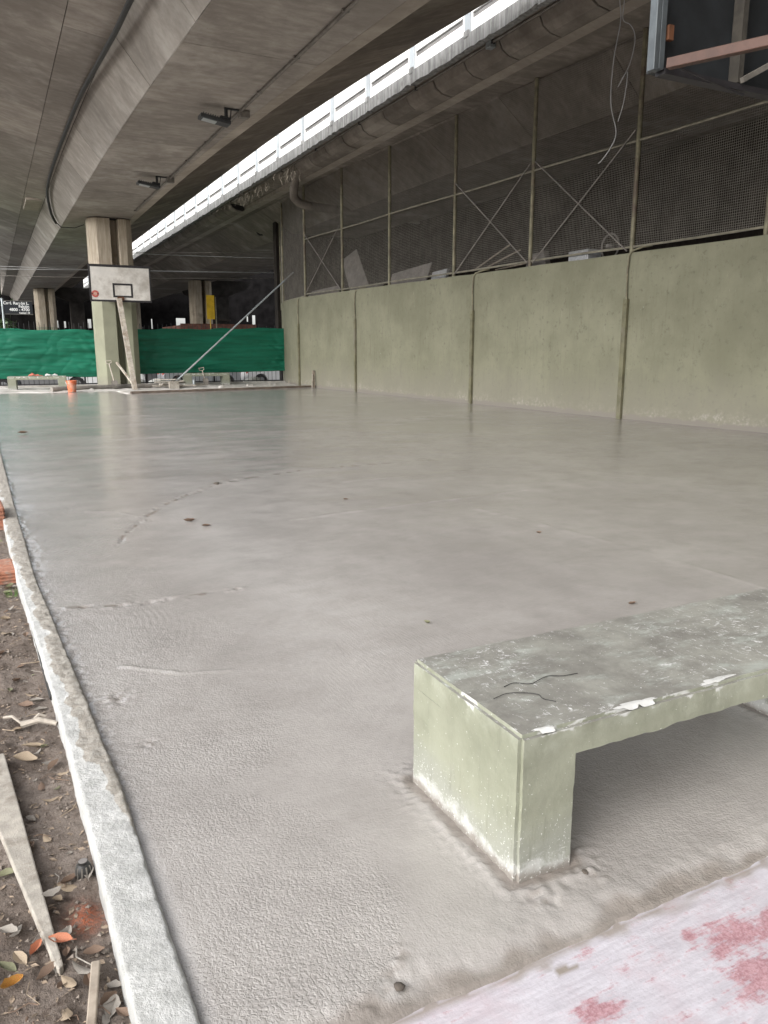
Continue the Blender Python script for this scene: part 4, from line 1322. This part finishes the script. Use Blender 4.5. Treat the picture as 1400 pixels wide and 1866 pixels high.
# plank pile
pl = [((5.35, 28.3, .16), (6.3, 28.9, .2), .2, .05), ((5.2, 28.7, .22), (6.2, 28.5, .26), .22, .04), ((5.75, 28.2, .08), (7.0, 28.9, .1), .18, .06), ((5.1, 28.5, .10), (6.6, 28.35, .1), .2, .05), ((5.3, 28.9, .3), (5.95, 28.4, .32), .24, .03)]
lb = ['cement caked plank sloping on the plank pile', 'wide plank lying across the top of the plank pile', 'long plank at the right of the plank pile', 'lowest plank of the pile beside the pipe', 'short piece of board on the very top of the plank pile']
for (a, b, w_, h_), l_ in zip(pl, lb):
    m = MB(); m.beam(a, b, w_, h_); m.single('plank', CEMWOOD, l_, 'plank', 'planks piled at the far edge', bevel=.004)
m = MB(); m.box((5.75, 28.0, .12), (.34, .2, .24)); m.single('wood_block', CEMWOOD, 'pale block under the front of the plank pile', 'block', bevel=.01)
m = MB(); m.tube([(5.92, 28.9, .15), (11.42, 30.95, 4.46)], .031, 8); m.single('steel_pole', plain('pole_paint', (.46, .50, .52), .4, .1, 6), 'long silver pole leaning from the plank pile up to the fence corner', 'pole', smooth=.8)
m = MB(); m.lathe([(0, 0), (.05, 0), (.05, .18), (0, .18)], (6.6, 28.6, .1), 10); m.single('small_can', GALV, 'small grey can beside the foot of the silver pole', 'can')
m = MB(); m.beam((10.72, 29.85, .02), (11.0, 30.3, .66), .05, .05); m.single('leaning_stick', WOODW, 'pale stick leaning on the olive wall at the tarp corner', 'stick', bevel=.004)
t = thing('hand_float', (10.9, 26.7, 0), 'wooden hand tool propped upright on the olive wall at the far end of the board', 'tool')
m = MB(); m.beam((10.48, 26.55, .0), (10.52, 26.62, .62), .10, .03, up=(0, 1, 0)); m.build('blade', WOOD, t, bevel=.004)
m = MB(); m.beam((10.40, 26.5, .0), (10.45, 26.56, .5), .03, .03); m.build('handle', WOODW, t, bevel=.004)
for (x, y, s, l_) in ((7.3, 27.6, .16, 'clump of dry mortar on the apron in front of the far right bench'), (8.6, 28.2, .2, 'larger clump of dry mortar on the apron right of the far bench'), (9.7, 28.9, .22, 'clump of dry mortar close to the olive wall'), (3.0, 27.6, .14, 'clump of mortar beside the bucket')):
    o = gridmesh('mortar_clump', np.linspace(x - s * 2, x + s * 2, 22), np.linspace(y - s, y + s, 14), lambda X, Y: .0 + .10 * np.exp(-((X - x) / s / 1.1) ** 2 - ((Y - y) / s / .6) ** 2) * (1 + .8 * fbm(X, Y, .1, 9)) - .01, APRON, smooth=False)
    tag(o, l_, 'mortar')
m = MB(); m.box2((-.3, 30.95, -.05), (11.0, 31.07, .09)); o = m.build('fence_plinth', APRON); tag(o, kind='structure')

# ------------------------------------------------------------------ beyond the fence
t = thing('street_sign', (.66, 36, -.5), 'black street name sign with white lettering on a grey pole', 'street sign')
m = MB(); m.tube([(.66, 36, -.6), (.66, 36, 3.42)], .045, 10); m.build('pole', GALV, t, smooth=.8)
m = MB(); m.box2((.72, 35.96, 2.78), (1.78, 36.0, 3.34)); bd = m.build('name_board', SIGNB, t)
m = MB(); m.box2((-.5, 35.965, 2.78), (.60, 36.0, 3.32)); bd2 = m.build('name_board', SIGNB, t)
for z in (2.80, 3.325):
    m = MB(); m.box2((.721, 35.945, z - .008), (1.779, 35.959, z + .008)); m.build('edge_strip', GREYPIPE, t)


def text(s, x, z, size, parent, y=35.953, align='RIGHT'):
    cu = bpy.data.curves.new('lettering', 'FONT'); cu.body = s; cu.size = size; cu.align_x = align; cu.extrude = .002; cu.offset = .004
    cu.materials.append(SIGNW)
    tmp = bpy.data.objects.new('tmp', cu); C.objects.link(tmp); bpy.context.view_layer.update()
    me = bpy.data.meshes.new_from_object(tmp.evaluated_get(bpy.context.evaluated_depsgraph_get()))
    bpy.data.objects.remove(tmp)
    o = bpy.data.objects.new('lettering', me); C.objects.link(o); o.parent = parent
    o.location = Vector((x, y, z)) - WL[parent]; o.rotation_euler = (R(90), 0, 0)
    return o


text('Cnel. Ramón L.', 1.66, 3.185, .155, bd); text('Falcón', 1.66, 3.06, .155, bd); text('4800 - 4700', 1.66, 2.93, .155, bd); text('Comuna 10', 1.66, 2.825, .085, bd)
text('o', .52, 3.0, .155, bd2)

t = thing('yellow_sign', (12.5, 46, -.6), 'tall narrow yellow sign on thin posts in front of the shaded column', 'sign')
f = 46 / 48
m = MB(); m.box2((12.08 * f, 46, 1.35 + (3.2 - 1.35) * f), (12.56 * f, 46.05, 1.35 + (4.62 - 1.35) * f)); m.build('panel', YELLOW, t)
for x in (12.3 * f, 12.66 * f):
    m = MB(); m.tube([(x, 46.08, -.62), (x, 46.08, 4.4)], .03, 6); m.build('leg', YELLOW if x < 12 else POSTC, t)
bp = thing('brick_planter', (13.4, 52, -.6), 'low dark brick enclosure round the foot of the shaded column', 'planter')
bw_ = MB(); bw_.box2((11.3, 51.9, -.62), (16.4, 52.15, 2.95)); bw_.box2((11.3, 52.151, -.62), (11.55, 58, 2.95)); bw_.box2((16.15, 52.151, -.62), (16.4, 58, 2.95)); bw_.build('brick_wall', BRICKD, bp)
m = MB()
for k in range(52): m.box((11.35 + k * .098, 51.97, 3.0), (.085, .14, .10))
m.build('soldier_course', BRICKD, bp, kind='stuff')


def car(x, y, paint, label, L_=4.1, H=1.45):
    t = bpy.data.objects.new('parked_car', None); C.objects.link(t); WL[t] = Vector((0, 0, 0)); tag(t, label, 'car', 'cars parked beyond the far fence')
    W2 = .83; wb0, wb1, r = .78, L_ - .75, .33
    def arch(cx): return [(cx + (r + .06) * math.cos(a), .30 + (r + .06) * math.sin(a)) for a in np.linspace(math.pi, 0, 9)]
    low = [(.02, .30)] + arch(wb0) + arch(wb1) + [(L_ - .02, .30), (L_, .62), (L_ - .12, .86), (L_ - 1.05, .95), (.25, .97), (0, .7)]
    m = MB(); m.prism(low, 'y', -W2, W2); m.build('body', paint, t, bevel=.03)
    cab = [(.22, .971), (L_ - 1.10, .951), (L_ - 1.75, H), (.75, H + .02)]
    m = MB(); m.prism(cab, 'y', -W2 + .09, W2 - .09); m.build('cabin', paint, t, bevel=.04)
    for s in (-1, 1):
        for q in ([(.55, 1.0), (1.55, 1.0), (1.55, H - .08), (.86, H - .08)], [(1.63, 1.0), (L_ - 1.25, .99), (L_ - 1.78, H - .08), (1.63, H - .08)]):
            m = MB(); m.prism(q, 'y', s * (W2 - .095), s * (W2 - .075)); m.build('window', GLASS, t)
        for cx in (wb0, wb1):
            m = MB(); ang = np.linspace(0, 2 * math.pi, 25)[:-1]
            m.prism([(cx + r * math.cos(a), .31 + r * math.sin(a)) for a in ang], 'y', s * (W2 - .2), s * (W2 + .005)); wh = m.build('wheel', TYRE, t, bevel=.02)
            m = MB(); m.prism([(cx + .2 * math.cos(a), .31 + .2 * math.sin(a)) for a in ang], 'y', s * (W2 + .006), s * (W2 + .014)); m.build('rim', RIM, wh)
        m = MB(); m.box((L_ - .05, s * .6, .72), (.14, .3, .13)); m.build('headlight', LENS, t, bevel=.02)
        m = MB(); m.box((.04, s * .66, .78), (.1, .2, .16)); m.build('tail_light', RED, t, bevel=.02)
    m = MB(); m.box((L_ - .02, 0, .42), (.12, 1.5, .2)); m.build('bumper', paint, t, bevel=.04)
    t.location = (x, y, -.62)
    return t


car(-2.9, 41.5, CARD, 'dark car whose wheel shows under the left end of the left tarp')
car(3.0, 42.5, CARW, 'white car seen low between the left tarp and the column')
car(7.9, 41.8, CARS, 'silver car seen under the right tarp behind the far bench')
car(12.6, 42.6, CARW, 'white car half hidden at the right end of the right tarp')
for k, (x, y, l_) in enumerate(((10.2, 33.0, 'stuffed pale sack beyond the fence at the right end of the tarp'), (6.2, 33.2, 'grey sack beyond the fence beside the silver pole'), (5.3, 33.4, 'pale sack beyond the fence just right of the column'))):
    import bmesh
    b = bmesh.new(); bmesh.ops.create_icosphere(b, subdivisions=3, radius=1)
    for v in b.verts:
        n_ = float(fbm(np.array(v.co.x * .6 + 7 * k), np.array(v.co.y * .6 + v.co.z), .5, 31 + k)); v.co *= (1 + .14 * n_); v.co = Vector((v.co.x * .42, v.co.y * .3, max(v.co.z, -.7) * .26))
    me = bpy.data.meshes.new('sack'); b.to_mesh(me); b.free(); me.materials.append(RAG); me.shade_smooth()
    o = bpy.data.objects.new('sack', me); C.objects.link(o); o.location = (x, y, -.05); tag(o, l_, 'sack')


def tree(x, y, zb, h, cr, cz, nleaf, label, ls=.28, seed=1):
    rn = random.Random(seed)
    t = thing('tree', (x, y, zb), label, 'tree', 'trees beyond the far fence')
    m = MB(); m.tube([(x, y, zb), (x + .1, y, zb + h * .3), (x - .05, y + .1, zb + h * .6), (x, y, zb + h * .9)], .16, 8, True, .4)
    for k in range(6):
        a = rn.uniform(0, 6.28); m.tube([(x, y, zb + h * (.35 + .08 * k)), (x + cr * .7 * math.cos(a), y + cr * .7 * math.sin(a), zb + h * (.55 + .08 * k))], .06, 5, True, .3)
    m.build('trunk', BARK, t, smooth=.9)
    m = MB()
    cl = [(Vector((rn.gauss(0, .5), rn.gauss(0, .5), rn.gauss(0, .5))), rn.uniform(.3, .6)) for _ in range(16)]
    for k in range(nleaf):
        c_, s_ = rn.choice(cl)
        p = Vector((x, y, zb + cz)) + Vector(((c_.x + rn.gauss(0, s_ * .5)) * cr, (c_.y + rn.gauss(0, s_ * .5)) * cr, (c_.z + rn.gauss(0, s_ * .5)) * cr * .8))
        u = Vector((rn.gauss(0, 1), rn.gauss(0, 1), rn.gauss(0, .6))).normalized(); v = u.cross(Vector((rn.gauss(0, 1), rn.gauss(0, 1), rn.gauss(0, 1)))).normalized()
        s = ls * rn.uniform(.6, 1.3)
        m.add([p - u * s, p + v * s * .4, p + u * s, p - v * s * .4], [(0, 1, 2, 3)])
    m.build('crown', LEAFG, t, kind='stuff')


tree(-2.5, 62, -.9, 7, 2.6, 5.2, 1500, 'dark leafy tree farthest behind the street sign', seed=3)
tree(.55, 43, -.9, 3.0, .85, 2.9, 420, 'small bushy tree just behind the street sign pole', .2, seed=5)

MIDC = plain('dim_concrete', (.04, .036, .033), .95, .3, 1.5, spec=.1)
for x, y, zt, lab in ((-4.5, 74, 6.2, 'dim far column farthest to the left behind the street sign'), (7.6, 78, 6.2, 'dim far column seen just right of the backboard column'), (17.8, 66, 6.3, 'dim far column left of the silver pole tip'), (18.9, 74, 6.3, 'dim far column close to the end of the olive wall')):
    t = thing('bridge_column', (x, y, -.9), lab, 'column', 'dim columns far under the roads')
    m = MB(); m.box2((x - .6, y - .5, -.9), (x + .6, y + .5, zt)); m.build('shaft', MIDC, t, bevel=.03)
    m = MB(); m.prism([(x - 2.6, zt + .7), (x - 2.2, zt + .1), (x - .7, zt - .5), (x + .7, zt - .5), (x + 2.2, zt + .1), (x + 2.6, zt + .7)], 'y', y - .6, y + .6); m.build('cap_beam', MIDC, t)
t = thing('kiosk', (18.5, 62, -.9), 'low dim kiosk far behind the brick planter', 'kiosk')
m = MB(); m.box2((15.6, 62, -.9), (17.2, 65, 3.6)); m.build('wall', MIDC, t)
m = MB(); m.box2((15.4, 61.7, 3.601), (17.4, 65.2, 3.75)); m.build('roof', DARKC, t)
m = MB(); m.box2((15.9, 61.95, 2.4), (16.7, 61.998, 3.3)); m.build('shutter', GREYPIPE, t)

# far end: a dark building for the under-road shade, with bright gaps, and overhead wires
FARSHADE = plain('far_shade_dark', (.013, .012, .012), 1.0, .4, 1, spec=.0)  # under-road shade put into the colour
fb = thing('far_shade_backdrop', (5, 88, -.9), 'dark building standing for shade across the far end with small bright openings', 'backdrop')  # added dark sheet where the far end only lies in shade
def fx(u): return 88 * math.tan(R(26.713) + math.atan((u - 700) / 1430.7))
def fz(u, v): return 1.35 + (638 - v) / 1430.7 * 88 / math.cos(math.atan((u - 700) / 1430.7)) * math.cos(math.atan((u - 700) / 1430.7)) * 1.08
ops = sorted([(fx(a), fx(b), fz(a, d), fz(a, c)) for a, b, c, d in ((104, 111, 593, 604), (121, 125, 594, 604), (164, 171, 590, 604), (252, 257, 588, 604), (279, 282, 588, 604), (324, 342, 586, 604), (402, 412, 579, 589), (452, 456, 581, 590), (462, 469, 579, 604))])
m = MB(); xc = -1.5
BT = 15
for a, b, z0, z1 in ops:
    m.box2((xc, 88, -.9), (a, 88.4, BT)); m.box2((a, 88, z1), (b, 88.4, BT)); m.box2((a, 88, -.9), (b, 88.4, z0)); xc = b
m.box2((xc, 88, -.9), (70, 88.4, BT)); m.build('shade_sheet', FARSHADE, fb)
for a, b, z0, z1 in ops:
    m = MB(); m.box2((a - .12, 87.93, z0 - .12), (b + .12, 87.998, z0)); m.build('sill', FARSHADE, fb)
wl = [((-1, 47, 5.48), (7.9, 43.5, 5.46), (15.5, 41.5, 5.5)), ((-1, 48.5, 5.3), (7.9, 45, 5.2), (15.5, 42.5, 5.32)), ((5.2, 37.6, 5.62), (10.5, 36.3, 5.55), (16, 35, 5.6)), ((5.6, 42.5, 6.2), (11, 39.5, 6.12), (16, 36.5, 6.3)), ((-1, 46, 5.6), (7, 44.5, 5.52), (15.5, 43, 5.62))]
ll = ['upper pale overhead wire crossing behind the backboard', 'lower sagging overhead wire crossing behind the backboard', 'short wire crossing under the right road near the backboard', 'highest thin wire under the right road', 'double strand wire beside the upper pale wire']
for (a, b, c_), l_ in zip(wl, ll):
    m = MB(); pts = []
    for k in range(13):
        s = k / 12; pts.append(Vector(a) * (1 - s) * (1 - 2 * s) + Vector(b) * 4 * s * (1 - s) + Vector(c_) * s * (2 * s - 1))
    m.tube(pts, .013, 5); m.single('overhead_wire', CABLEW if 'pale' in l_ or 'short' in l_ else GREYPIPE, l_, 'wire')
t = thing('cable_coil', (11.0, 36.0, 6.8), 'coil of black cable hung under the right road', 'cable')
m = MB()
for k in range(4):
    m.tube([(11.7 + .1 * k * .3 + .12 * math.cos(a), 36 - .30 * math.cos(a) * .6, 6.85 + .30 * math.sin(a)) for a in np.linspace(0, 6.28, 18)], .025, 5)
m.build('loops', BLACK, t, smooth=.8)

# ------------------------------------------------------------------ left foreground: bits on the soil
def sz(x, y): return float(soil_z(np.array(x), np.array(y)))


def plankpoly(poly, z, th, name, mat, label, cat, **kw):
    m = MB(); m.prism(poly, 'z', z, z + th); return m.single(name, mat, label, cat, bevel=.003, **kw)


m = MB(); P_ = [(-.19, 2.8), (-.083, 2.8), (-.052, 2.48), (-.030, 2.24), (.018, 1.73), (.022, 1.685), (.012, 1.672), (.004, 1.69), (-.052, 2.01), (-.11, 2.34)]
m.prism(P_, 'z', -.058, -.032); m.single('plank', CEMWOOD, 'cement caked tapering plank lying on the soil by the kerb', 'plank', bevel=.004)
m = MB(); m.beam((.048, 1.42, -.045), (.09, 1.665, -.04), .020, .014); m.single('stick', WOOD, 'flat wooden stick on the soil at the bottom edge', 'stick', bevel=.003)
t = thing('bottle_neck', (.10, 2.03, -.06), 'dark ribbed bottle neck standing in the soil beside the kerb', 'bottle')
m = MB(); m.lathe([(.02, 0), (.022, .02), (.019, .032), (.013, .038), (.013, .046), (.0, .046)], (.10, 2.03, -.062), 16); m.build('neck', BLACK, t, smooth=.6)
m = MB()
for k in range(10):
    a = k * .628; m.beam((.10 + .0225 * math.cos(a), 2.03 + .0225 * math.sin(a), -.06), (.10 + .018 * math.cos(a), 2.03 + .018 * math.sin(a), -.028), .004, .004)
m.build('ribs', GREYPIPE, t)
m = MB(); m.lathe([(0, .047), (.011, .047), (.0125, .0455)], (.10, 2.03, -.062), 14); m.build('top', JUNKW, t)
m = MB(); m.tube([(.03, 5.15, -.03), (.062, 4.4, -.03), (.088, 3.6, -.03), (.10, 3.2, -.035)], .012, 6); m.single('edging_strip', BLACK, 'thin black strip along the outside of the kerb', 'strip')


def hollow_brick(x, y, z, lx, ly, lz, rz, label):
    t = bpy.data.objects.new('hollow_brick', None); C.objects.link(t); WL[t] = Vector((0, 0, 0)); tag(t, label, 'brick', 'hollow clay bricks beside the kerb')
    m = MB(); m.box2((-lx / 2, -ly / 2, 0), (lx / 2, ly / 2, lz)); m.build('block', HOLLOW, t, bevel=.003)
    n = 4 if lz < .1 else 6
    for s in (-1, 1):
        for k in range(n):
            zz = lz * (k + .5) / n; m = MB(); m.box((0, s * (ly / 2 + .003), zz), (lx - .006, .010, lz / n * .5)); m.build('rib', HOLLOW, t)
    for s in (-1, 1):
        for k in range(n):
            zz = lz * (k + .5) / n; m = MB(); m.box((s * (lx / 2 + .003), 0, zz), (.010, ly - .006, lz / n * .5)); m.build('rib', HOLLOW, t)
    t.location = (x, y, z); t.rotation_euler = (0, 0, rz)


hollow_brick(-.10, 5.30, -.075, .22, .33, .085, R(4), 'nearer orange hollow brick beside the kerb')
hollow_brick(-.125, 6.95, -.075, .20, .40, .19, R(3), 'taller orange hollow brick farther along the kerb')

DRY = [plain('leaf_tan', (.30, .235, .165), .75, .25, 50, 'O', bump=.2), plain('leaf_brown', (.15, .10, .07), .8, .3, 50, 'O', bump=.2), plain('leaf_olive', (.16, .16, .09), .7, .25, 50, 'O', bump=.2),
       plain('leaf_grey', (.26, .235, .205), .8, .25, 50, 'O', bump=.2), plain('leaf_orange', (.34, .12, .06), .7, .3, 50, 'O', bump=.2), plain('leaf_yellow', (.42, .22, .04), .7, .4, 60, 'O', bump=.2, dirt=(.42, .10, .04))]


def leaf_mesh(mat, curl, wd, seed):
    rn = random.Random(seed); m = MB(); n = 7; vs = []
    for i in range(n):
        t_ = i / (n - 1); wv = wd * math.sin(math.pi * min(1, t_ * .93 + .05)) ** .8 * (1 + rn.uniform(-.12, .12))
        zc = curl * (t_ - .5) ** 2 * 1.6
        for j, s_ in enumerate((-1, -.5, 0, .5, 1)):
            vs.append((s_ * wv, t_ - .5 + rn.uniform(-.01, .01), zc + abs(s_) * wv * (.5 + curl) * (1 if seed % 3 else -.4) + rn.uniform(-.012, .012)))
    fs = [(i * 5 + j, i * 5 + j + 1, i * 5 + j + 6, i * 5 + j + 5) for i in range(n - 1) for j in range(4)]
    m.add(vs, fs); m.tube([(0, -.5, curl * .4), (.02, -.68, curl * .5)], .012, 4)
    return m.mesh('dry_leaf', mat, smooth=.9)


LM = [[leaf_mesh(d, rnd(.1, .5), rnd(.2, .3), 10 * i + k) for k in range(4)] for i, d in enumerate(DRY)]


def leaf(x, y, s, mi, rz, label, group=None, z=None, tilt=.25):
    o = bpy.data.objects.new('dry_leaf', random.choice(LM[mi])); C.objects.link(o)
    o.location = (x, y, (sz(x, y) if z is None else z) + s * .10); o.scale = (s, s, s)
    o.rotation_euler = (rnd(-tilt, tilt), rnd(-tilt, tilt), rz)
    return tag(o, label, 'leaf', group)


def px(u, v, z=-.055):   # where on the soil a spot of the photograph lies
    p_, yw = R(11.9), R(26.713)
    a, b = (u - 700) / 1400, (933 - v) / 1400
    fw = math.cos(p_) + b * math.sin(p_); up = -math.sin(p_) + b * math.cos(p_)
    k = (z - 1.35) / up
    return (k * (fw * math.sin(yw) + a * math.cos(yw)), k * (fw * math.cos(yw) - a * math.sin(yw)))


special = [((86, 1530), .048, 0, .3, 'pale upright oval leaf alone on the bare soil above the bottle neck'), ((125, 1612), .06, 0, 1.2, 'curled tan leaf between the plank and the bottle neck'),
           ((95, 1643), .05, 3, 1.9, 'grey leaf lying across the plank'), ((17, 1702), .05, 3, .9, 'round pale leaf left of the plank'), ((38, 1757), .06, 0, .4, 'broad tan leaf left of the plank tip'),
           ((68, 1738), .045, 4, -.6, 'orange leaf tucked against the left edge of the plank'), ((22, 1800), .055, 5, -1.0, 'orange and yellow mottled leaf near the left edge of the frame'),
           ((112, 1725), .06, 4, 1.0, 'curled brown orange leaf at the right of the plank tip'), ((122, 1712), .05, 3, -.5, 'pale leaf standing at the right of the plank tip'),
           ((10, 1590), .055, 2, 1.4, 'greenish leaf half under the left edge of the plank'), ((12, 1770), .05, 2, .8, 'dull green leaf left of the broad tan leaf'), ((208, 1788), .04, 3, .9, 'white flake against the foot of the kerb'),
           ((120, 1850), .06, 0, .2, 'long tan leaf at the bottom edge left of the stick'), ((205, 1830), .06, 3, -.4, 'grey brown leaf against the kerb at the bottom edge'), ((228, 1850), .05, 1, .6, 'brown leaf against the kerb at the bottom corner'),
           ((48, 1285), .07, 1, .9, 'brown curled leaf near the broken twig'), ((60, 1358), .08, 0, 1.3, 'tan leaf just below the broken twig'), ((45, 1385), .08, 0, 1.2, 'lower of the two tan leaves under the broken twig'), ((12, 1157), .08, 0, .4, 'pale leaf at the left edge of the frame above the twig')]
for (u, v), s, mi, rz, l_ in special:
    x, y = px(u, v); leaf(x, y, s, mi, rz, l_, 'dry leaves on the soil', z=(-.03 if 'across' in l_ else None))
used = set()


def where(x, y):
    e = float(ko(y)) - x
    a = 'against the kerb' if e < .05 else ('a little left of the kerb' if e < .12 else 'out by the left edge')
    b = ('at the bottom edge' if y < 1.62 else 'near the plank tip' if y < 1.9 else 'near the bottle neck' if y < 2.2 else 'beside the broad end of the plank' if y < 2.75
         else 'just before the broken twig' if y < 3.1 else 'just past the broken twig' if y < 3.9 else 'near the grass tuft' if y < 5.1 else 'by the hollow bricks')
    return b, a


CN = ('tan', 'brown', 'olive', 'grey')
for k in range(150):
    y = 1.3 + 5.5 * random.random() ** 1.6
    x = float(ko(y)) - rnd(.015, .07 + .26 * random.random())
    if abs(x - .085) < .05 and abs(y - 1.86) < .1: continue
    sz_ = random.choice((.019, .034, .052)); mi = random.choice((0, 1, 1, 1, 3, 3, 3, 2))
    key = (sz_, mi, *where(x, y))
    if key in used: continue
    used.add(key)
    leaf(x, y, sz_ * rnd(.9, 1.1), mi, rnd(0, 6.28), '%s %s leaf %s, %s' % ({.019: 'tiny', .034: 'small', .052: 'larger'}[sz_], CN[mi], key[2], key[3]), 'leaf litter on the soil')
tw = [((40, 1325), (105, 1325), .010), ((8, 1312), (40, 1325), .005), ((62, 1318), (84, 1312), .007)]
m = MB()
for (a, b, r_) in tw:
    p, q = px(*a), px(*b); m.tube([(p[0], p[1], -.045), ((p[0] + q[0]) / 2, (p[1] + q[1]) / 2 + .01, -.03), (q[0], q[1], -.04)], r_ * 1.3, 6, True, .7)
m.single('broken_twig', plain('twig_grey', (.36, .32, .27), .9, .2, 30), 'thick pale broken twig on the soil against the kerb', 'twig', smooth=.9)
used = set()
for k in range(70):
    y = 1.3 + 5 * random.random() ** 1.6; x = float(ko(y)) - rnd(.01, .25); a = rnd(0, 6.28); L_ = random.choice((.025, .05, .08)); mi = random.choice((0, 1, 3))
    key = (L_, mi, *where(x, y))
    if key in used: continue
    used.add(key)
    m = MB(); z = sz(x, y) + .008
    m.tube([(x, y, z), (x + L_ * .5 * math.cos(a) + rnd(-.006, .006), y + L_ * .5 * math.sin(a), z + .004), (x + L_ * math.cos(a + .3), y + L_ * math.sin(a + .3), z)], rnd(.0008, .0022), 4)
    m.single('twig', DRY[mi], '%s %s twig %s, %s' % ({.025: 'short', .05: 'longer', .08: 'longest'}[L_], CN[mi], key[2], key[3]), 'twig', 'thin twigs on the soil')
m = MB()
for k in range(900):
    y = 1.25 + 6.5 * random.random() ** 1.7; x = float(ko(y)) - rnd(-.01, .4); r_ = rnd(.002, .009) * (1.5 if random.random() < .08 else 1); c = Vector((x, y, sz(x, y) + r_ * .3))
    vs = [c + Vector((r_ * rnd(.6, 1.2) * a_, r_ * rnd(.6, 1.2) * b_, r_ * rnd(.5, .9) * c_)) for a_, b_, c_ in ((1, 0, 0), (-1, 0, 0), (0, 1, 0), (0, -1, 0), (0, 0, 1), (0, 0, -1))]
    m.add(vs, [(0, 2, 4), (2, 1, 4), (1, 3, 4), (3, 0, 4), (2, 0, 5), (1, 2, 5), (3, 1, 5), (0, 3, 5)])
tag(m.build('gravel', plain('soil_crumb', (.19, .16, .135), .95, .45, 60)), kind='stuff')
m = MB()
for k in range(1300):
    y = 1.25 + 6.5 * random.random() ** 1.7; x = float(ko(y)) - rnd(0, .38); c = Vector((x, y, sz(x, y) + .003)); a = rnd(0, 6.28); L_ = rnd(.003, .014); wd = L_ * rnd(.15, .6)
    u = Vector((math.cos(a), math.sin(a), rnd(-.3, .3))) * L_; v_ = Vector((-math.sin(a), math.cos(a), rnd(-.3, .3))) * wd
    m.add([c - u, c + v_ + Vector((0, 0, .002)), c + u, c - v_], [(0, 1, 2, 3)])
tag(m.build('plant_litter', plain('litter_flakes', (.24, .185, .135), .9, .55, 90)), kind='stuff')
gx, gy = px(22, 1085, -.06)
m = MB()
for k in range(40):
    a = rnd(0, 6.28); L_ = rnd(.02, .06); p = Vector((gx + rnd(-.03, .03), gy + rnd(-.05, .05), -.06))
    m.add([p, p + Vector((.003, 0, 0)), p + Vector((L_ * .5 * math.cos(a), L_ * .5 * math.sin(a), L_))], [(0, 1, 2)])
tag(m.build('grass_tuft', GRASSM), 'tiny green grass tuft on the soil near the nearer brick', 'grass')

# ------------------------------------------------------------------ bits fallen on the wet floor
for (u, v, s, mi, rz, l_) in ((630, 911, .05, 1, 1.2, 'small dark leaf on the wet floor left of centre'), (345, 952, .09, 1, 1.5, 'long dark leaf on the wet floor near the crack'), (376, 960, .07, 1, 1.5, 'flat dark leaf just right of the long dark leaf'),
                             (982, 972, .045, 1, .4, 'dark leaf on the wet floor right of centre'), (778, 1136, .04, 2, .3, 'olive leaf on the wet floor beyond the bench end'), (1152, 1102, .045, 1, 1.3, 'dark leaf on the wet floor just behind the bench'),
                             (42, 791, .16, 1, 1.5, 'far dark leaf on the wet floor near the kerb')):
    x, y = px(u, v, 0); leaf(x, y, s, mi, rz, l_, 'leaves fallen on the wet floor', z=.0, tilt=.1)
for (u, v, r_, l_) in ((1066, 1591, .011, 'mud clod beside the foot of the near bench leg'), (395, 882, .03, 'dark clod at the upper end of the crack'), (728, 1800, .012, 'mud clod near the edge of the wet floor')):
    import bmesh
    x, y = px(u, v, 0); b = bmesh.new(); bmesh.ops.create_icosphere(b, subdivisions=2, radius=r_)
    for vv in b.verts: vv.co *= 1 + rnd(-.25, .2); vv.co.z *= .5
    me = bpy.data.meshes.new('mud_clod'); b.to_mesh(me); b.free(); me.materials.append(plain('clod', (.09, .075, .062), .9, .2, 30)); me.shade_smooth()
    o = bpy.data.objects.new('mud_clod', me); C.objects.link(o); o.location = (x, y, r_ * .3); tag(o, l_, 'clod')
